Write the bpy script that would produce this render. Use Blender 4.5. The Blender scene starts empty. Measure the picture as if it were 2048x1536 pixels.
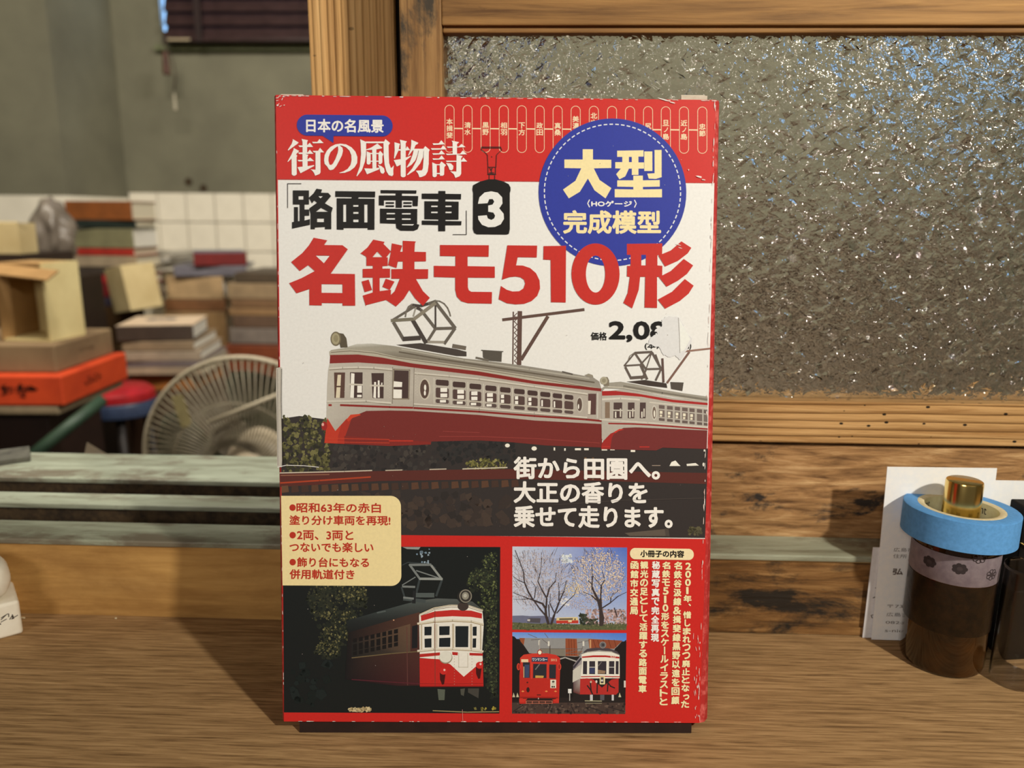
import bpy, bmesh, math, random
from mathutils import Vector, Matrix
from mathutils.geometry import tessellate_polygon
random.seed(7)
sc = bpy.context.scene
COL = sc.collection

# ------------------------------------------------------------------ camera
F, CX, CY = 1538.0, 1024.0, 768.0
H = 0.2221
def cam_axes(p, yaw, roll):
    p, yaw, roll = map(math.radians, (p, yaw, roll))
    fw = Vector((math.sin(yaw)*math.cos(p), math.cos(yaw)*math.cos(p), -math.sin(p)))
    r = Vector((math.cos(yaw), -math.sin(yaw), 0)); u = r.cross(fw)
    return math.cos(roll)*r+math.sin(roll)*u, -math.sin(roll)*r+math.cos(roll)*u, fw
CR, CU, CF = cam_axes(12.25, -1.94, .44)
cd = bpy.data.cameras.new('camera'); cam = bpy.data.objects.new('camera', cd); COL.objects.link(cam)
cam.matrix_world = Matrix(((CR.x, CU.x, -CF.x, 0), (CR.y, CU.y, -CF.y, 0), (CR.z, CU.z, -CF.z, H), (0, 0, 0, 1)))
cd.sensor_width = 36; cd.lens = F/2048*36
cd.clip_start = .01
cd.dof.use_dof = True; cd.dof.focus_distance = .345; cd.dof.aperture_fstop = 8.0
sc.camera = cam
EYE = Vector((0, 0, H))
def ray(px, py): return CR*((px-CX)/F)-CU*((py-CY)/F)+CF
def at(px, py, Y):
    d = ray(px, py); return EYE+d*(Y/d.y)
def atz(px, py, z):
    d = ray(px, py); return EYE+d*((z-H)/d.z)

# ------------------------------------------------------------------ light
sc.view_settings.view_transform = 'Standard'; sc.view_settings.look = 'None'
sc.view_settings.exposure = 0.10; sc.view_settings.gamma = 1.0
sc.view_settings.use_curve_mapping = False
w = bpy.data.worlds.new('room_ambient'); sc.world = w; w.use_nodes = True
bg = w.node_tree.nodes['Background']; bg.inputs[0].default_value = (1.0, .9, .76, 1); bg.inputs[1].default_value = .075
def point(name, loc, e, col, rad):
    l = bpy.data.lights.new(name, 'POINT'); l.energy = e; l.color = col; l.shadow_soft_size = rad
    o = bpy.data.objects.new(name, l); COL.objects.link(o); o.location = loc; return o
def area(name, loc, target, e, col, sx, sy):
    l = bpy.data.lights.new(name, 'AREA'); l.shape = 'RECTANGLE'; l.size = sx; l.size_y = sy; l.energy = e; l.color = col
    o = bpy.data.objects.new(name, l); COL.objects.link(o); o.location = loc
    o.rotation_euler = (Vector(target)-Vector(loc)).to_track_quat('-Z', 'Y').to_euler(); return o
LAMP = point('desk_lamp_light', (.50, -.24, .60), 25.0, (1, .905, .75), .020)
area('front_fill_light', (-.7, -1.2, .75), (0, .4, .15), 7.5, (1, .92, .8), .5, .4)  # unseen fill added to brighten the box front from the left
area('back_room_ceiling_light', (-.75, .82, 1.55), (-1.0, 2.2, -.1), 28.0, (1, .93, .80), .9, .25)
area('back_room_fill_light', (.9, .82, 1.55), (.9, 2.2, -.1), 44.0, (1, .95, .86), .9, .25)  # unseen fill added to brighten the room behind the patterned glass

# ------------------------------------------------------------------ helpers
def lin(c):
    c /= 255.
    return c/12.92 if c <= .04045 else ((c+.055)/1.055)**2.4
def S(r, g, b): return (lin(r), lin(g), lin(b), 1)
TINT = (1.0, .90, .74)
def P(r, g, b):
    return (min(.92, lin(r)/TINT[0]), min(.92, lin(g)/TINT[1]), min(.92, lin(b)/TINT[2]), 1)
def mat(name, col=(.5, .5, .5, 1), rough=.6, metal=0, spec=.5, trans=0, ior=1.45, coat=0, emit=None, estr=0):
    m = bpy.data.materials.new(name); m.use_nodes = True
    b = m.node_tree.nodes['Principled BSDF']
    b.inputs['Base Color'].default_value = col; b.inputs['Roughness'].default_value = rough
    b.inputs['Metallic'].default_value = metal; b.inputs['Specular IOR Level'].default_value = spec
    b.inputs['Transmission Weight'].default_value = trans; b.inputs['IOR'].default_value = ior
    b.inputs['Coat Weight'].default_value = coat
    if emit: b.inputs['Emission Color'].default_value = emit; b.inputs['Emission Strength'].default_value = estr
    return m
def N(m): return m.node_tree.nodes, m.node_tree.links, m.node_tree.nodes['Principled BSDF']
def ramp(ns, stops):
    r = ns.new('ShaderNodeValToRGB'); e = r.color_ramp.elements
    while len(e) < len(stops): e.new(.5)
    for i, (p, c) in enumerate(stops): e[i].position = p; e[i].color = c
    return r
def coords(ns, ls, scale, loc=(0, 0, 0)):
    tc = ns.new('ShaderNodeTexCoord'); mp = ns.new('ShaderNodeMapping')
    mp.inputs['Scale'].default_value = scale; mp.inputs['Location'].default_value = loc
    ls.new(tc.outputs['Object'], mp.inputs['Vector']); return mp
def noise(ns, ls, vec, scale, detail=6, rough=.6, dist=0):
    n = ns.new('ShaderNodeTexNoise'); n.inputs['Scale'].default_value = scale; n.inputs['Detail'].default_value = detail
    n.inputs['Roughness'].default_value = rough; n.inputs['Distortion'].default_value = dist
    ls.new(vec.outputs['Vector'], n.inputs['Vector']); return n
def mix(ns, ls, fac, a, b, mode='MIX'):
    x = ns.new('ShaderNodeMix'); x.data_type = 'RGBA'; x.blend_type = mode
    for s, v in ((0, fac), (6, a), (7, b)):
        if hasattr(v, 'is_linked') or hasattr(v, 'links'): ls.new(v, x.inputs[s])
        else: x.inputs[s].default_value = v
    return x.outputs[2]
def wood(name, light, dark, axis='x', fine=220., stretch=.03, blotch=None, blotch_amt=(.55, .7), blotch_scale=22, rough=.6, bump=.25,
         rings=None, loc=(0, 0, 0), mid=None, spots=None, big=.5):
    """grain running along one axis; optional dirt blotches and raised growth rings"""
    yl = lambda c: c and (c[0], min(1, c[1]*1.10), min(1, c[2]*1.24), 1)
    light, dark, mid, blotch = yl(light), yl(dark), yl(mid), yl(blotch)
    m = mat(name, light, rough, spec=.3); ns, ls, b = N(m)
    sc3 = [1, 1, 1]; sc3['xyz'.index(axis)] = stretch
    v = coords(ns, ls, tuple(sc3), loc)
    n1 = noise(ns, ls, v, fine, 8, .65, .4); n2 = noise(ns, ls, v, fine*.18, 4, .6, .8)
    r1 = ramp(ns, [(.3, dark), (.52, mid or light), (.72, light)]); ls.new(n1.outputs[0], r1.inputs[0])
    r2 = ramp(ns, [(.32, (.55, .50, .45, 1)), (.62, (1, 1, 1, 1))]); ls.new(n2.outputs[0], r2.inputs[0])
    col = mix(ns, ls, big, r1.outputs[0], r2.outputs[0], 'MULTIPLY')
    hgt = n1.outputs[0]
    if rings:
        wv = ns.new('ShaderNodeTexWave'); wv.wave_type = 'BANDS'; wv.bands_direction = rings[0]; wv.wave_profile = 'SAW'
        wv.inputs['Scale'].default_value = rings[1]; wv.inputs['Distortion'].default_value = rings[2]
        wv.inputs['Detail'].default_value = 3; wv.inputs['Detail Scale'].default_value = rings[3]; wv.inputs['Detail Roughness'].default_value = .6
        ls.new(v.outputs['Vector'], wv.inputs['Vector'])
        r3 = ramp(ns, [(0, (.28, .2, .13, 1)), (.16, (.72, .66, .58, 1)), (.4, (1, 1, 1, 1)), (1, (1, .97, .92, 1))]); ls.new(wv.outputs['Fac'], r3.inputs[0])
        col = mix(ns, ls, rings[4], col, r3.outputs[0], 'MULTIPLY')
        ad = ns.new('ShaderNodeMath'); ad.operation = 'MULTIPLY_ADD'; ad.inputs[1].default_value = .8
        ls.new(r3.outputs[0], ad.inputs[0]); ls.new(n1.outputs[0], ad.inputs[2]); hgt = ad.outputs[0]
    if blotch:
        s2 = [1, 1, 1]; s2['xyz'.index(axis)] = .45
        vb = coords(ns, ls, tuple(s2), (3.1+loc[0], 1.7, .4)); nb = noise(ns, ls, vb, blotch_scale, 7, .68, .3)
        rb = ramp(ns, [(blotch_amt[0], (0, 0, 0, 1)), (blotch_amt[1], (1, 1, 1, 1))]); ls.new(nb.outputs[0], rb.inputs[0])
        col = mix(ns, ls, rb.outputs[0], col, blotch)
    if spots:
        vs = coords(ns, ls, (.6, 1, 1), (.3, .2, .1)); vo = ns.new('ShaderNodeTexVoronoi'); vo.inputs['Scale'].default_value = spots[0]
        ls.new(vs.outputs['Vector'], vo.inputs['Vector'])
        rs = ramp(ns, [(spots[1], (1, 1, 1, 1)), (spots[1]+.02, (0, 0, 0, 1))]); ls.new(vo.outputs['Distance'], rs.inputs[0])
        vm = noise(ns, ls, vs, 12, 2); rm = ramp(ns, [(.5, (0, 0, 0, 1)), (.56, (1, 1, 1, 1))]); ls.new(vm.outputs[0], rm.inputs[0])
        k = mix(ns, ls, 1.0, rs.outputs[0], rm.outputs[0], 'MULTIPLY')
        col = mix(ns, ls, k, col, (.012, .008, .005, 1))
    ls.new(col, b.inputs['Base Color'])
    bp = ns.new('ShaderNodeBump'); bp.inputs['Strength'].default_value = bump; bp.inputs['Distance'].default_value = .0012
    ls.new(hgt, bp.inputs['Height']); ls.new(bp.outputs[0], b.inputs['Normal'])
    return m
def noisy(name, c1, c2, scale=40, rough=.7, lo=.35, hi=.65, bump=0, **kw):
    m = mat(name, c1, rough, **kw); ns, ls, b = N(m); v = coords(ns, ls, (1, 1, 1)); n = noise(ns, ls, v, scale)
    r = ramp(ns, [(lo, c1), (hi, c2)]); ls.new(n.outputs[0], r.inputs[0]); ls.new(r.outputs[0], b.inputs['Base Color'])
    if bump:
        bp = ns.new('ShaderNodeBump'); bp.inputs['Strength'].default_value = bump; bp.inputs['Distance'].default_value = .002
        ls.new(n.outputs[0], bp.inputs['Height']); ls.new(bp.outputs[0], b.inputs['Normal'])
    return m

def link(name, me, m=None, parent=None, smooth=False):
    o = bpy.data.objects.new(name, me); COL.objects.link(o)
    if m: me.materials.append(m)
    if parent: o.parent = parent
    if smooth:
        for p in me.polygons: p.use_smooth = True
    return o
def from_bm(name, bm, m=None, parent=None, smooth=False):
    me = bpy.data.meshes.new(name); bm.normal_update(); bm.to_mesh(me); bm.free()
    return link(name, me, m, parent, smooth)
def tag(o, label, cat, group=None):
    o['label'] = label; o['category'] = cat
    if group: o['group'] = group
    return o
def empty(name, loc=(0, 0, 0), rotz=0):
    o = bpy.data.objects.new(name, None); COL.objects.link(o); o.location = loc; o.rotation_euler = (0, 0, rotz)
    o.empty_display_size = .02; return o
def struct(o): o['kind'] = 'structure'; return o
def box_bm(x0, x1, y0, y1, z0, z1, bev=0, seg=2, bm=None):
    own = bm is None; bm = bm or bmesh.new()
    vs = [bm.verts.new((x, y, z)) for z in (z0, z1) for y in (y0, y1) for x in (x0, x1)]
    fs = [bm.faces.new([vs[i] for i in f]) for f in ((0, 2, 3, 1), (4, 5, 7, 6), (0, 1, 5, 4), (1, 3, 7, 5), (3, 2, 6, 7), (2, 0, 4, 6))]
    if bev: bmesh.ops.bevel(bm, geom=list({e for f in fs for e in f.edges}), offset=bev, segments=seg, affect='EDGES', profile=.5)
    return bm
def box(name, x0, x1, y0, y1, z0, z1, m, parent=None, bev=0, seg=2):
    return from_bm(name, box_bm(x0, x1, y0, y1, z0, z1, bev, seg), m, parent)
def lathe(name, prof, m, parent=None, n=64, smooth=True, loc=(0, 0, 0)):
    bm = bmesh.new(); rings = []
    for r, z in prof:
        rings.append([bm.verts.new((r*math.cos(a), r*math.sin(a), z)) for a in (2*math.pi*i/n for i in range(n))] if r > 1e-6 else [bm.verts.new((0, 0, z))])
    for A, B in zip(rings, rings[1:]):
        for i in range(n):
            j = (i+1) % n
            f = [A[i % len(A)], A[j % len(A)], B[j % len(B)], B[i % len(B)]]
            f = list(dict.fromkeys(f))
            if len(f) > 2: bm.faces.new(f)
    bmesh.ops.recalc_face_normals(bm, faces=bm.faces)
    o = from_bm(name, bm, m, parent, smooth); o.location = loc
    if smooth:
        md = o.modifiers.new('edges', 'EDGE_SPLIT'); md.split_angle = math.radians(38)
    return o
def tube_bm(pts, r, n=8, bm=None, closed=False):
    bm = bm or bmesh.new(); pts = [Vector(p) for p in pts]; rings = []
    K = len(pts)
    for i, p in enumerate(pts):
        a = pts[(i-1) % K] if closed or i else pts[0]; b = pts[(i+1) % K] if closed or i < K-1 else pts[-1]
        d = (b-a).normalized(); u = d.orthogonal().normalized() if not rings else (pu-d*pu.dot(d)).normalized()
        pu = u; v = d.cross(u); rr = r[i] if isinstance(r, (list, tuple)) else r
        rings.append([bm.verts.new(p+u*math.cos(t)*rr+v*math.sin(t)*rr) for t in (2*math.pi*k/n for k in range(n))])
    for A, B in (list(zip(rings, rings[1:]))+([(rings[-1], rings[0])] if closed else [])):
        for k in range(n): bm.faces.new((A[k], A[(k+1) % n], B[(k+1) % n], B[k]))
    if not closed: bm.faces.new(rings[0][::-1]); bm.faces.new(rings[-1])
    return bm

# ------------------------------------------------------------------ text
_tc = bpy.data.curves.new('lettering_source', 'FONT'); _to = bpy.data.objects.new('lettering_source', _tc); COL.objects.link(_to)
_tc.resolution_u = 3
_cache = {}
def glyphs(s):
    """triangles of a text line, scaled to the unit box of its own ink"""
    if s in _cache: return _cache[s]
    _tc.body = s
    me = bpy.data.meshes.new_from_object(_to); me.calc_loop_triangles()
    vs = [(v.co.x, v.co.y) for v in me.vertices]; ts = [tuple(t.vertices) for t in me.loop_triangles]
    bpy.data.meshes.remove(me)
    if not vs: vs = [(0, 0), (1, 0), (0, 1)]; ts = []
    x0 = min(v[0] for v in vs); x1 = max(v[0] for v in vs); y0 = min(v[1] for v in vs); y1 = max(v[1] for v in vs)
    vs = [((x-x0)/max(1e-6, x1-x0), (y-y0)/max(1e-6, y1-y0)) for x, y in vs]
    _cache[s] = (vs, ts); return _cache[s]

class Flat:
    """flat ink shapes laid over a surface: polygons in print coordinates, painter order, one colour each"""
    def __init__(s, mapper, base=0.0, step=3e-6): s.v = []; s.f = []; s.c = []; s.map = mapper; s.d = base; s.step = step; s.min = base
    def up(s): s.d += s.step
    def tris(s, vs, ts, col):
        o = len(s.v); d = s.d
        s.v += [s.map(x, y, d) for x, y in vs]
        for t in ts:
            s.f.append(tuple(o+i for i in t)); s.c.append([col[i] if isinstance(col, list) else col for i in t])
    def poly(s, pts, col, holes=(), up=True):
        loops = [[Vector((x, y, 0)) for x, y in pts]]+[[Vector((x, y, 0)) for x, y in h] for h in holes]
        flat = [p for l in loops for p in l]
        s.tris([(p.x, p.y) for p in flat], tessellate_polygon(loops), col)
        if up: s.up()
    def line(s, pts, wd, col, up=True, close=False):
        pts = [Vector(p) for p in pts]; n = len(pts); q = []
        for i in range(n if close else n-1):
            a, b = pts[i], pts[(i+1) % n]; d = (b-a)
            if d.length < 1e-6: continue
            d.normalize(); m = Vector((-d.y, d.x))*wd/2; e = d*wd*.22 if n > 2 else d*0
            s.tris([tuple(a+m-e), tuple(b+m+e), tuple(b-m+e), tuple(a-m-e)], [(0, 1, 2), (0, 2, 3)], col)
        if up: s.up()
    def ell(s, cx, cy, rx, ry, col, n=24, hole=None, up=True, rot=0):
        def el(a, b): return [(cx+a*math.cos(t)*math.cos(rot)-b*math.sin(t)*math.sin(rot), cy+a*math.cos(t)*math.sin(rot)+b*math.sin(t)*math.cos(rot)) for t in (2*math.pi*i/n for i in range(n))]
        s.poly(el(rx, ry), col, [el(*hole)] if hole else [], up)
    def rect(s, x0, y0, x1, y1, col, up=True): s.poly([(x0, y0), (x1, y0), (x1, y1), (x0, y1)], col, up=up)
    def blobs(s, n, region, r, cols, seed=1, inside=None):
        rnd = random.Random(seed); x0, y0, x1, y1 = region
        for i in range(n):
            x, y = rnd.uniform(x0, x1), rnd.uniform(y0, y1)
            if inside and not inside(x, y): continue
            k = rnd.randint(4, 6); rr = rnd.uniform(*r); a0 = rnd.random()*6
            s.tris([(x+rr*rnd.uniform(.6, 1.2)*math.cos(a0+6.283*j/k), y+rr*rnd.uniform(.6, 1.2)*math.sin(a0+6.283*j/k)) for j in range(k)], [(0, j, j+1) for j in range(1, k-1)], rnd.choice(cols))
            if i % 12 == 0: s.up()
        s.up()
    def text(s, t, x0, y0, x1, y1, col, bold=0, skew=0.0, n=8):
        """ink box x0..x1, y0 (top)..y1 (bottom); skew = vertical drop over the line"""
        vs, ts = glyphs(t)
        sh = [(0, 0)]+([(bold*math.cos(6.2832*i/n), bold*math.sin(6.2832*i/n)) for i in range(n)] if bold else [])
        b = bold
        for dx, dy in sh:
            s.tris([(x0+b+(x1-x0-2*b)*u+dx, y1-b-(y1-y0-2*b)*v+dy+skew*u) for u, v in vs], ts, col)
            s.up()
    def vtext(s, t, xc, y0, y1, wd, col, bold=0, drift=0.0, n=6, gaps=None):
        top = s.d; m = len(t); hh = (y1-y0)/m
        for i, ch in enumerate(t):
            a = y0+hh*i; c = xc+drift*(i/max(1, m-1)); x0, x1, ya, yb = c-wd/2, c+wd/2, a+hh*.05, a+hh*.95
            if ch in '、。': x0, x1, ya, yb = c+wd*.12, c+wd*.45, a+hh*.1, a+hh*.42
            elif ch in 'っょゃ': x0, ya = c-wd*.28, a+hh*.28
            elif ch == 'ー': x0, x1 = c-wd*.08, c+wd*.08
            elif ch == 'し': x0, x1 = c-wd*.3, c+wd*.42
            elif ch == '1': x0, x1 = c-wd*.2, c+wd*.1
            elif ch in '0123456789': x0, x1 = c-wd*.36, c+wd*.36
            elif ch in 'ノ': x0, x1, ya, yb = c-wd*.3, c+wd*.35, a+hh*.15, a+hh*.85
            if ch == 'ー': s.rect(x0, ya, x1, yb, col, up=False)
            else: d0 = s.d; s.text(ch, x0, ya, x1, yb, col, bold, n=n); top = s.d; s.d = d0
        s.d = top; s.up()
    def build(s, name, m, parent):
        if hasattr(s, 'layer'): ENDS[s.layer] = max(ENDS.get(s.layer, 0), s.d)
        me = bpy.data.meshes.new(name); me.from_pydata(s.v, [], s.f); me.update()
        ca = me.color_attributes.new('ink', 'FLOAT_COLOR', 'CORNER')
        k = 0; buf = []
        for cs in s.c:
            for c in cs: buf += list(c)
        ca.data.foreach_set('color', buf)
        return link(name, me, m, parent)

def ink_material(name, rough=.5, coat=.04):
    m = mat(name, rough=rough, coat=coat, spec=.3); ns, ls, b = N(m)
    a = ns.new('ShaderNodeVertexColor'); a.layer_name = 'ink'
    v = coords(ns, ls, (1, 1, 1)); n = noise(ns, ls, v, 900, 3); r = ramp(ns, [(.3, (.93, .93, .93, 1)), (.7, (1, 1, 1, 1))]); ls.new(n.outputs[0], r.inputs[0])
    ls.new(mix(ns, ls, 1.0, a.outputs['Color'], r.outputs[0], 'MULTIPLY'), b.inputs['Base Color'])
    b.inputs['Coat Roughness'].default_value = .35
    return m
INK = ink_material('printed_ink')
def homography(src, dst):
    """3x3 map taking the four src points to the four dst points"""
    A = []; B = []
    for (x, y), (u, v) in zip(src, dst):
        A.append([x, y, 1, 0, 0, 0, -u*x, -u*y]); B.append(u); A.append([0, 0, 0, x, y, 1, -v*x, -v*y]); B.append(v)
    n = 8
    M = [r[:]+[b] for r, b in zip(A, B)]
    for i in range(n):
        p = max(range(i, n), key=lambda k: abs(M[k][i])); M[i], M[p] = M[p], M[i]
        M[i] = [x/M[i][i] for x in M[i]]
        for k in range(n):
            if k != i: M[k] = [a-M[k][i]*b for a, b in zip(M[k], M[i])]
    h = [M[i][8] for i in range(8)]+[1]
    def f(x, y):
        d = h[6]*x+h[7]*y+1
        return (h[0]*x+h[1]*y+h[2])/d, (h[3]*x+h[4]*y+h[5])/d
    return f


# ------------------------------------------------------------------ setting: counter, sill, sash window
YB = .3894                       # where the counter meets the board under the sill
ZS = .0462                       # height of the sill
XL, XR = -1.2, .80
M_counter = wood('counter_wood', S(196, 156, 108), S(110, 80, 50), 'x', 620, .05, S(118, 84, 52), (.52, .8), 14, .78, .12, mid=S(168, 130, 86), big=.3)
M_counter.node_tree.nodes['Principled BSDF'].inputs['Specular IOR Level'].default_value = .15
M_board = wood('board_wood', S(216, 166, 98), S(168, 120, 64), 'x', 150, .08, S(140, 96, 50), (.5, .8), 16, .5, .1, mid=S(200, 150, 84))
M_rough = wood('weathered_board', S(222, 178, 124), S(92, 60, 34), 'x', 260, .12, S(56, 48, 42), (.55, .62), 40, .7, 1.0, mid=S(176, 130, 82), loc=(.2, .1, .7))
M_lower = wood('stained_board', S(176, 132, 80), S(64, 42, 22), 'x', 240, .10, S(42, 34, 26), (.49, .60), 36, .7, .9, mid=S(132, 92, 50), loc=(.9, .3, .2))
M_rail = wood('ridged_rail_wood', S(224, 176, 116), S(170, 122, 70), 'x', 300, .05, None, rough=.65, bump=.9, rings=('Z', 66, 3.2, 1.1, .85), mid=S(208, 160, 102), spots=(190, .12), big=.3)
M_post = wood('ridged_post_wood', S(250, 200, 134), S(176, 126, 74), 'z', 320, .02, None, rough=.6, bump=.9, rings=('X', 78, 2.2, 1.0, .75), mid=S(232, 178, 112), spots=(70, .06), big=.35)
M_stile = wood('sooty_stile_wood', S(186, 142, 88), S(116, 80, 46), 'z', 260, .06, S(70, 60, 48), (.5, .62), 50, .6, .4, mid=S(162, 120, 72))
M_top = wood('top_rail_wood', S(186, 138, 80), S(108, 74, 42), 'x', 210, .05, S(66, 46, 28), (.6, .7), 22, .6, .4, mid=S(160, 116, 66))
def paint():
    m = wood('worn_green_paint', S(186, 186, 158), S(132, 128, 104), 'x', 120, .14, S(120, 108, 88), (.5, .62), 40, .45, .25, mid=S(168, 168, 142)); return m
M_paint = paint()
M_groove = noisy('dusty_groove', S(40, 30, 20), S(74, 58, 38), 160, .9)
# counter
ct = box('counter', XL, XR, .05, YB, -.03, 0, M_counter); ct.name = 'wooden_counter'
tag(ct, 'brown wood counter top the red box and the bottle stand on', 'counter')
# board between counter and sill
struct(box('trim_1', XL, XR, YB, YB+.02, -.03, ZS-.003, M_board))
# the sill with two running grooves: a structure with ledges as parts
sill = struct(empty('trim_2', (0, 0, 0)))
for y0, y1, z1 in ((YB-.0015, .4140, ZS), (.4380, .4572, ZS+.001), (.4810, .5364, ZS+.002)):
    box('ledge', XL, XR, y0, y1, z1-.0035, z1, M_paint, sill, .0009)
    box('riser', XL, XR, y0+.003, y1-.001, ZS-.014, z1-.0036, M_groove, sill)
box('groove_bed', XL, XR, YB+.021, .5364, -.03, ZS-.0125, M_groove, sill)
# right-hand end of the front board is stained, older timber
LX = -.06
st = struct(box('trim_3', LX, XR, YB-.0012, YB-.0001, .0005, ZS-.0042, M_lower))
box('slip_strip', LX, XR, YB-.0022, YB-.0001, .0006, .0052, M_lower, st)

# sash in the first groove
SY = .4150; ST = .024
win = struct(empty('window_1', (0, SY, 0)))
def wbox(name, x0, x1, z0, z1, m, d0=0., d1=ST, bev=.0008): return box(name, x0, x1, d0, d1, z0, z1, m, win, bev)
SX0, SX1 = -.0722, -.0508
wbox('lower_board', SX1, XR, ZS-.006, .0990, M_rough, .0002)
wbox('bottom_rail', SX1, XR, .1012, .1250, M_rail, -.0012)
wbox('stile', SX0, SX1, ZS-.006, .46, M_stile, -.0004)
wbox('top_rail', SX1, XR, .3160, .46, M_top, -.0006)
# bevelled bead at the lower edge of the top rail
wbox('glazing_bead', SX1, XR, .3130, .3162, M_top, .0022, .012, .0008)
# patterned pane: crumpled triangular facets on the room side
def pane():
    bm = bmesh.new(); rnd = random.Random(3); c = .0029
    x0, x1, z0, z1 = SX1-.004, XR, .121, .3165
    nx, nz = int((x1-x0)/c), int((z1-z0)/c); g = []
    for j in range(nz+1):
        row = []
        for i in range(nx+1):
            e = 0 if i in (0, nx) or j in (0, nz) else 1
            row.append(bm.verts.new((x0+(x1-x0)*i/nx+e*rnd.uniform(-.42, .42)*c+(.5*c if j % 2 and e else 0), .0075+rnd.uniform(-1, 1)*.00072, z0+(z1-z0)*j/nz+e*rnd.uniform(-.4, .4)*c)))
        g.append(row)
    for j in range(nz):
        for i in range(nx):
            a, b, cc, d = g[j][i], g[j][i+1], g[j+1][i+1], g[j+1][i]
            if (j % 2) ^ (rnd.random() < .25): bm.faces.new((a, b, d)); bm.faces.new((b, cc, d))
            else: bm.faces.new((a, b, cc)); bm.faces.new((a, cc, d))
    bk = [bm.verts.new((x, .0112, z)) for x, z in ((x0, z0), (x1, z0), (x1, z1), (x0, z1))]
    bm.faces.new(bk[::-1])
    for e, q in ((g[0], (0, 1)), (g[-1], (3, 2))): bm.faces.new([*e, bk[q[1]], bk[q[0]]] if e is g[0] else [*e[::-1], bk[q[0]], bk[q[1]]])
    L = [r[0] for r in g]; R = [r[-1] for r in g]
    bm.faces.new([*L[::-1], bk[0], bk[3]]); bm.faces.new([*R, bk[2], bk[1]])
    bmesh.ops.recalc_face_normals(bm, faces=bm.faces)
    m = mat('patterned_glass', (.97, .975, .97, 1), .06, trans=1, ior=1.5)
    ns, ls, b = N(m); v = coords(ns, ls, (1, 1, 1)); n = noise(ns, ls, v, 330, 2)
    bp = ns.new('ShaderNodeBump'); bp.inputs['Strength'].default_value = .8; bp.inputs['Distance'].default_value = .001
    ls.new(n.outputs[0], bp.inputs['Height']); ls.new(bp.outputs[0], b.inputs['Normal'])
    o = from_bm('glass_pane', bm, m, win)
    for p in o.data.polygons:
        if len(p.vertices) == 3: p.use_smooth = rnd.random() < .5
    return o
pane()
# post standing in the second groove
post = struct(box('trim_4', -.1312, -.0828, .4585, .4800, ZS-.012, .4595, M_post, None, .0012))
struct(box('gap_shade_strip', -.0826, -.0640, .4640, .4720, ZS-.010, .4595, mat('gap_shade_black', S(22, 16, 12), .9)))  # black strip added to stand in for the shaded gap between post and stile
struct(box('wall_front', -2.6, 2.2, .4150, .5300, .4605, 1.70, noisy('partition_plaster', S(150, 140, 116), S(134, 124, 102), 8, .9)))

# ------------------------------------------------------------------ the red box: body
BW, BH, BT = .182, .2676, .040
kit = empty('model_kit_box')
A3 = Vector((.99907, .04317, -.0022)).normalized(); B3 = Vector((-.00195, .14154, .98993)); B3 = (B3-A3*B3.dot(A3)).normalized(); D3 = B3.cross(A3)
ORG = EYE+Vector((-.10864, .29378, -.21641))
kit.matrix_world = Matrix(((A3.x, D3.x, B3.x, ORG.x), (A3.y, D3.y, B3.y, ORG.y), (A3.z, D3.z, B3.z, ORG.z), (0, 0, 0, 1)))
tag(kit, 'red and white cardboard model tram box with worn edges leaning upright on the counter', 'box')
TO_UV = homography([(554, 190), (1434, 200), (1398, 1446), (568, 1443)], [(0, BH), (BW, BH), (BW, 0), (0, 0)])
def face(x, y, d):
    u, v = TO_UV(x, y); return (u, -d, v)
RED = P(206, 40, 33); RED2 = P(196, 46, 40); WHITE = P(238, 230, 213); CREAM = P(246, 222, 158); BLUE = P(44, 56, 146); BLACK = P(17, 14, 13); PAPER = P(236, 224, 204)
M_red = noisy('red_card', P(198, 38, 32), P(208, 44, 36), 60, .5, coat=.04, spec=.3)
M_edge = noisy('worn_red_edge', P(176, 38, 34), P(214, 96, 84), 260, .6, .48, .66)
M_card = noisy('grey_board', P(188, 172, 142), P(206, 192, 164), 200, .8)
M_cream_card = noisy('bare_cream_card', P(232, 214, 184), P(214, 194, 164), 300, .8)
def body():
    bm = bmesh.new()
    # right wall bulges out past the front edge, more so at the bottom
    sec = []
    for z, b in ((0, .0048), (BH*.5, .0037), (BH, .0027)):
        sec.append([(0, 0), (BW, 0), (BW+b*.55, .0010), (BW+b, .0045), (BW+b*1.05, BT-.002), (BW+b*.9, BT), (-.0006, BT), (-.0011, .002)])
    rows = [[bm.verts.new((x, y, z)) for x, y in s] for s, z in zip(sec, (0, BH*.5, BH))]
    n = 8
    for A, B in zip(rows, rows[1:]):
        for i in range(n):
            f = bm.faces.new((A[i], A[(i+1) % n], B[(i+1) % n], B[i])); f.material_index = 0 if i == 0 else 1
    bm.faces.new(rows[0][::-1]); bm.faces.new(rows[-1])
    o = from_bm('carton', bm, None, kit); o.data.materials.append(M_red); o.data.materials.append(M_edge); return o
body()
for x0, x1, dz, dy in ((.0005, .0105, .0013, .004), (.1690, .1800, .0034, .006)):
    f = box('top_flap', x0, x1, dy, dy+.0007, BH-.006, BH+dz, M_card, kit)
    box('flap_layer', x0+.0002, x1-.0006, dy+.0013, dy+.0019, BH-.006, BH+dz+.0006, M_cream_card, f)
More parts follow.
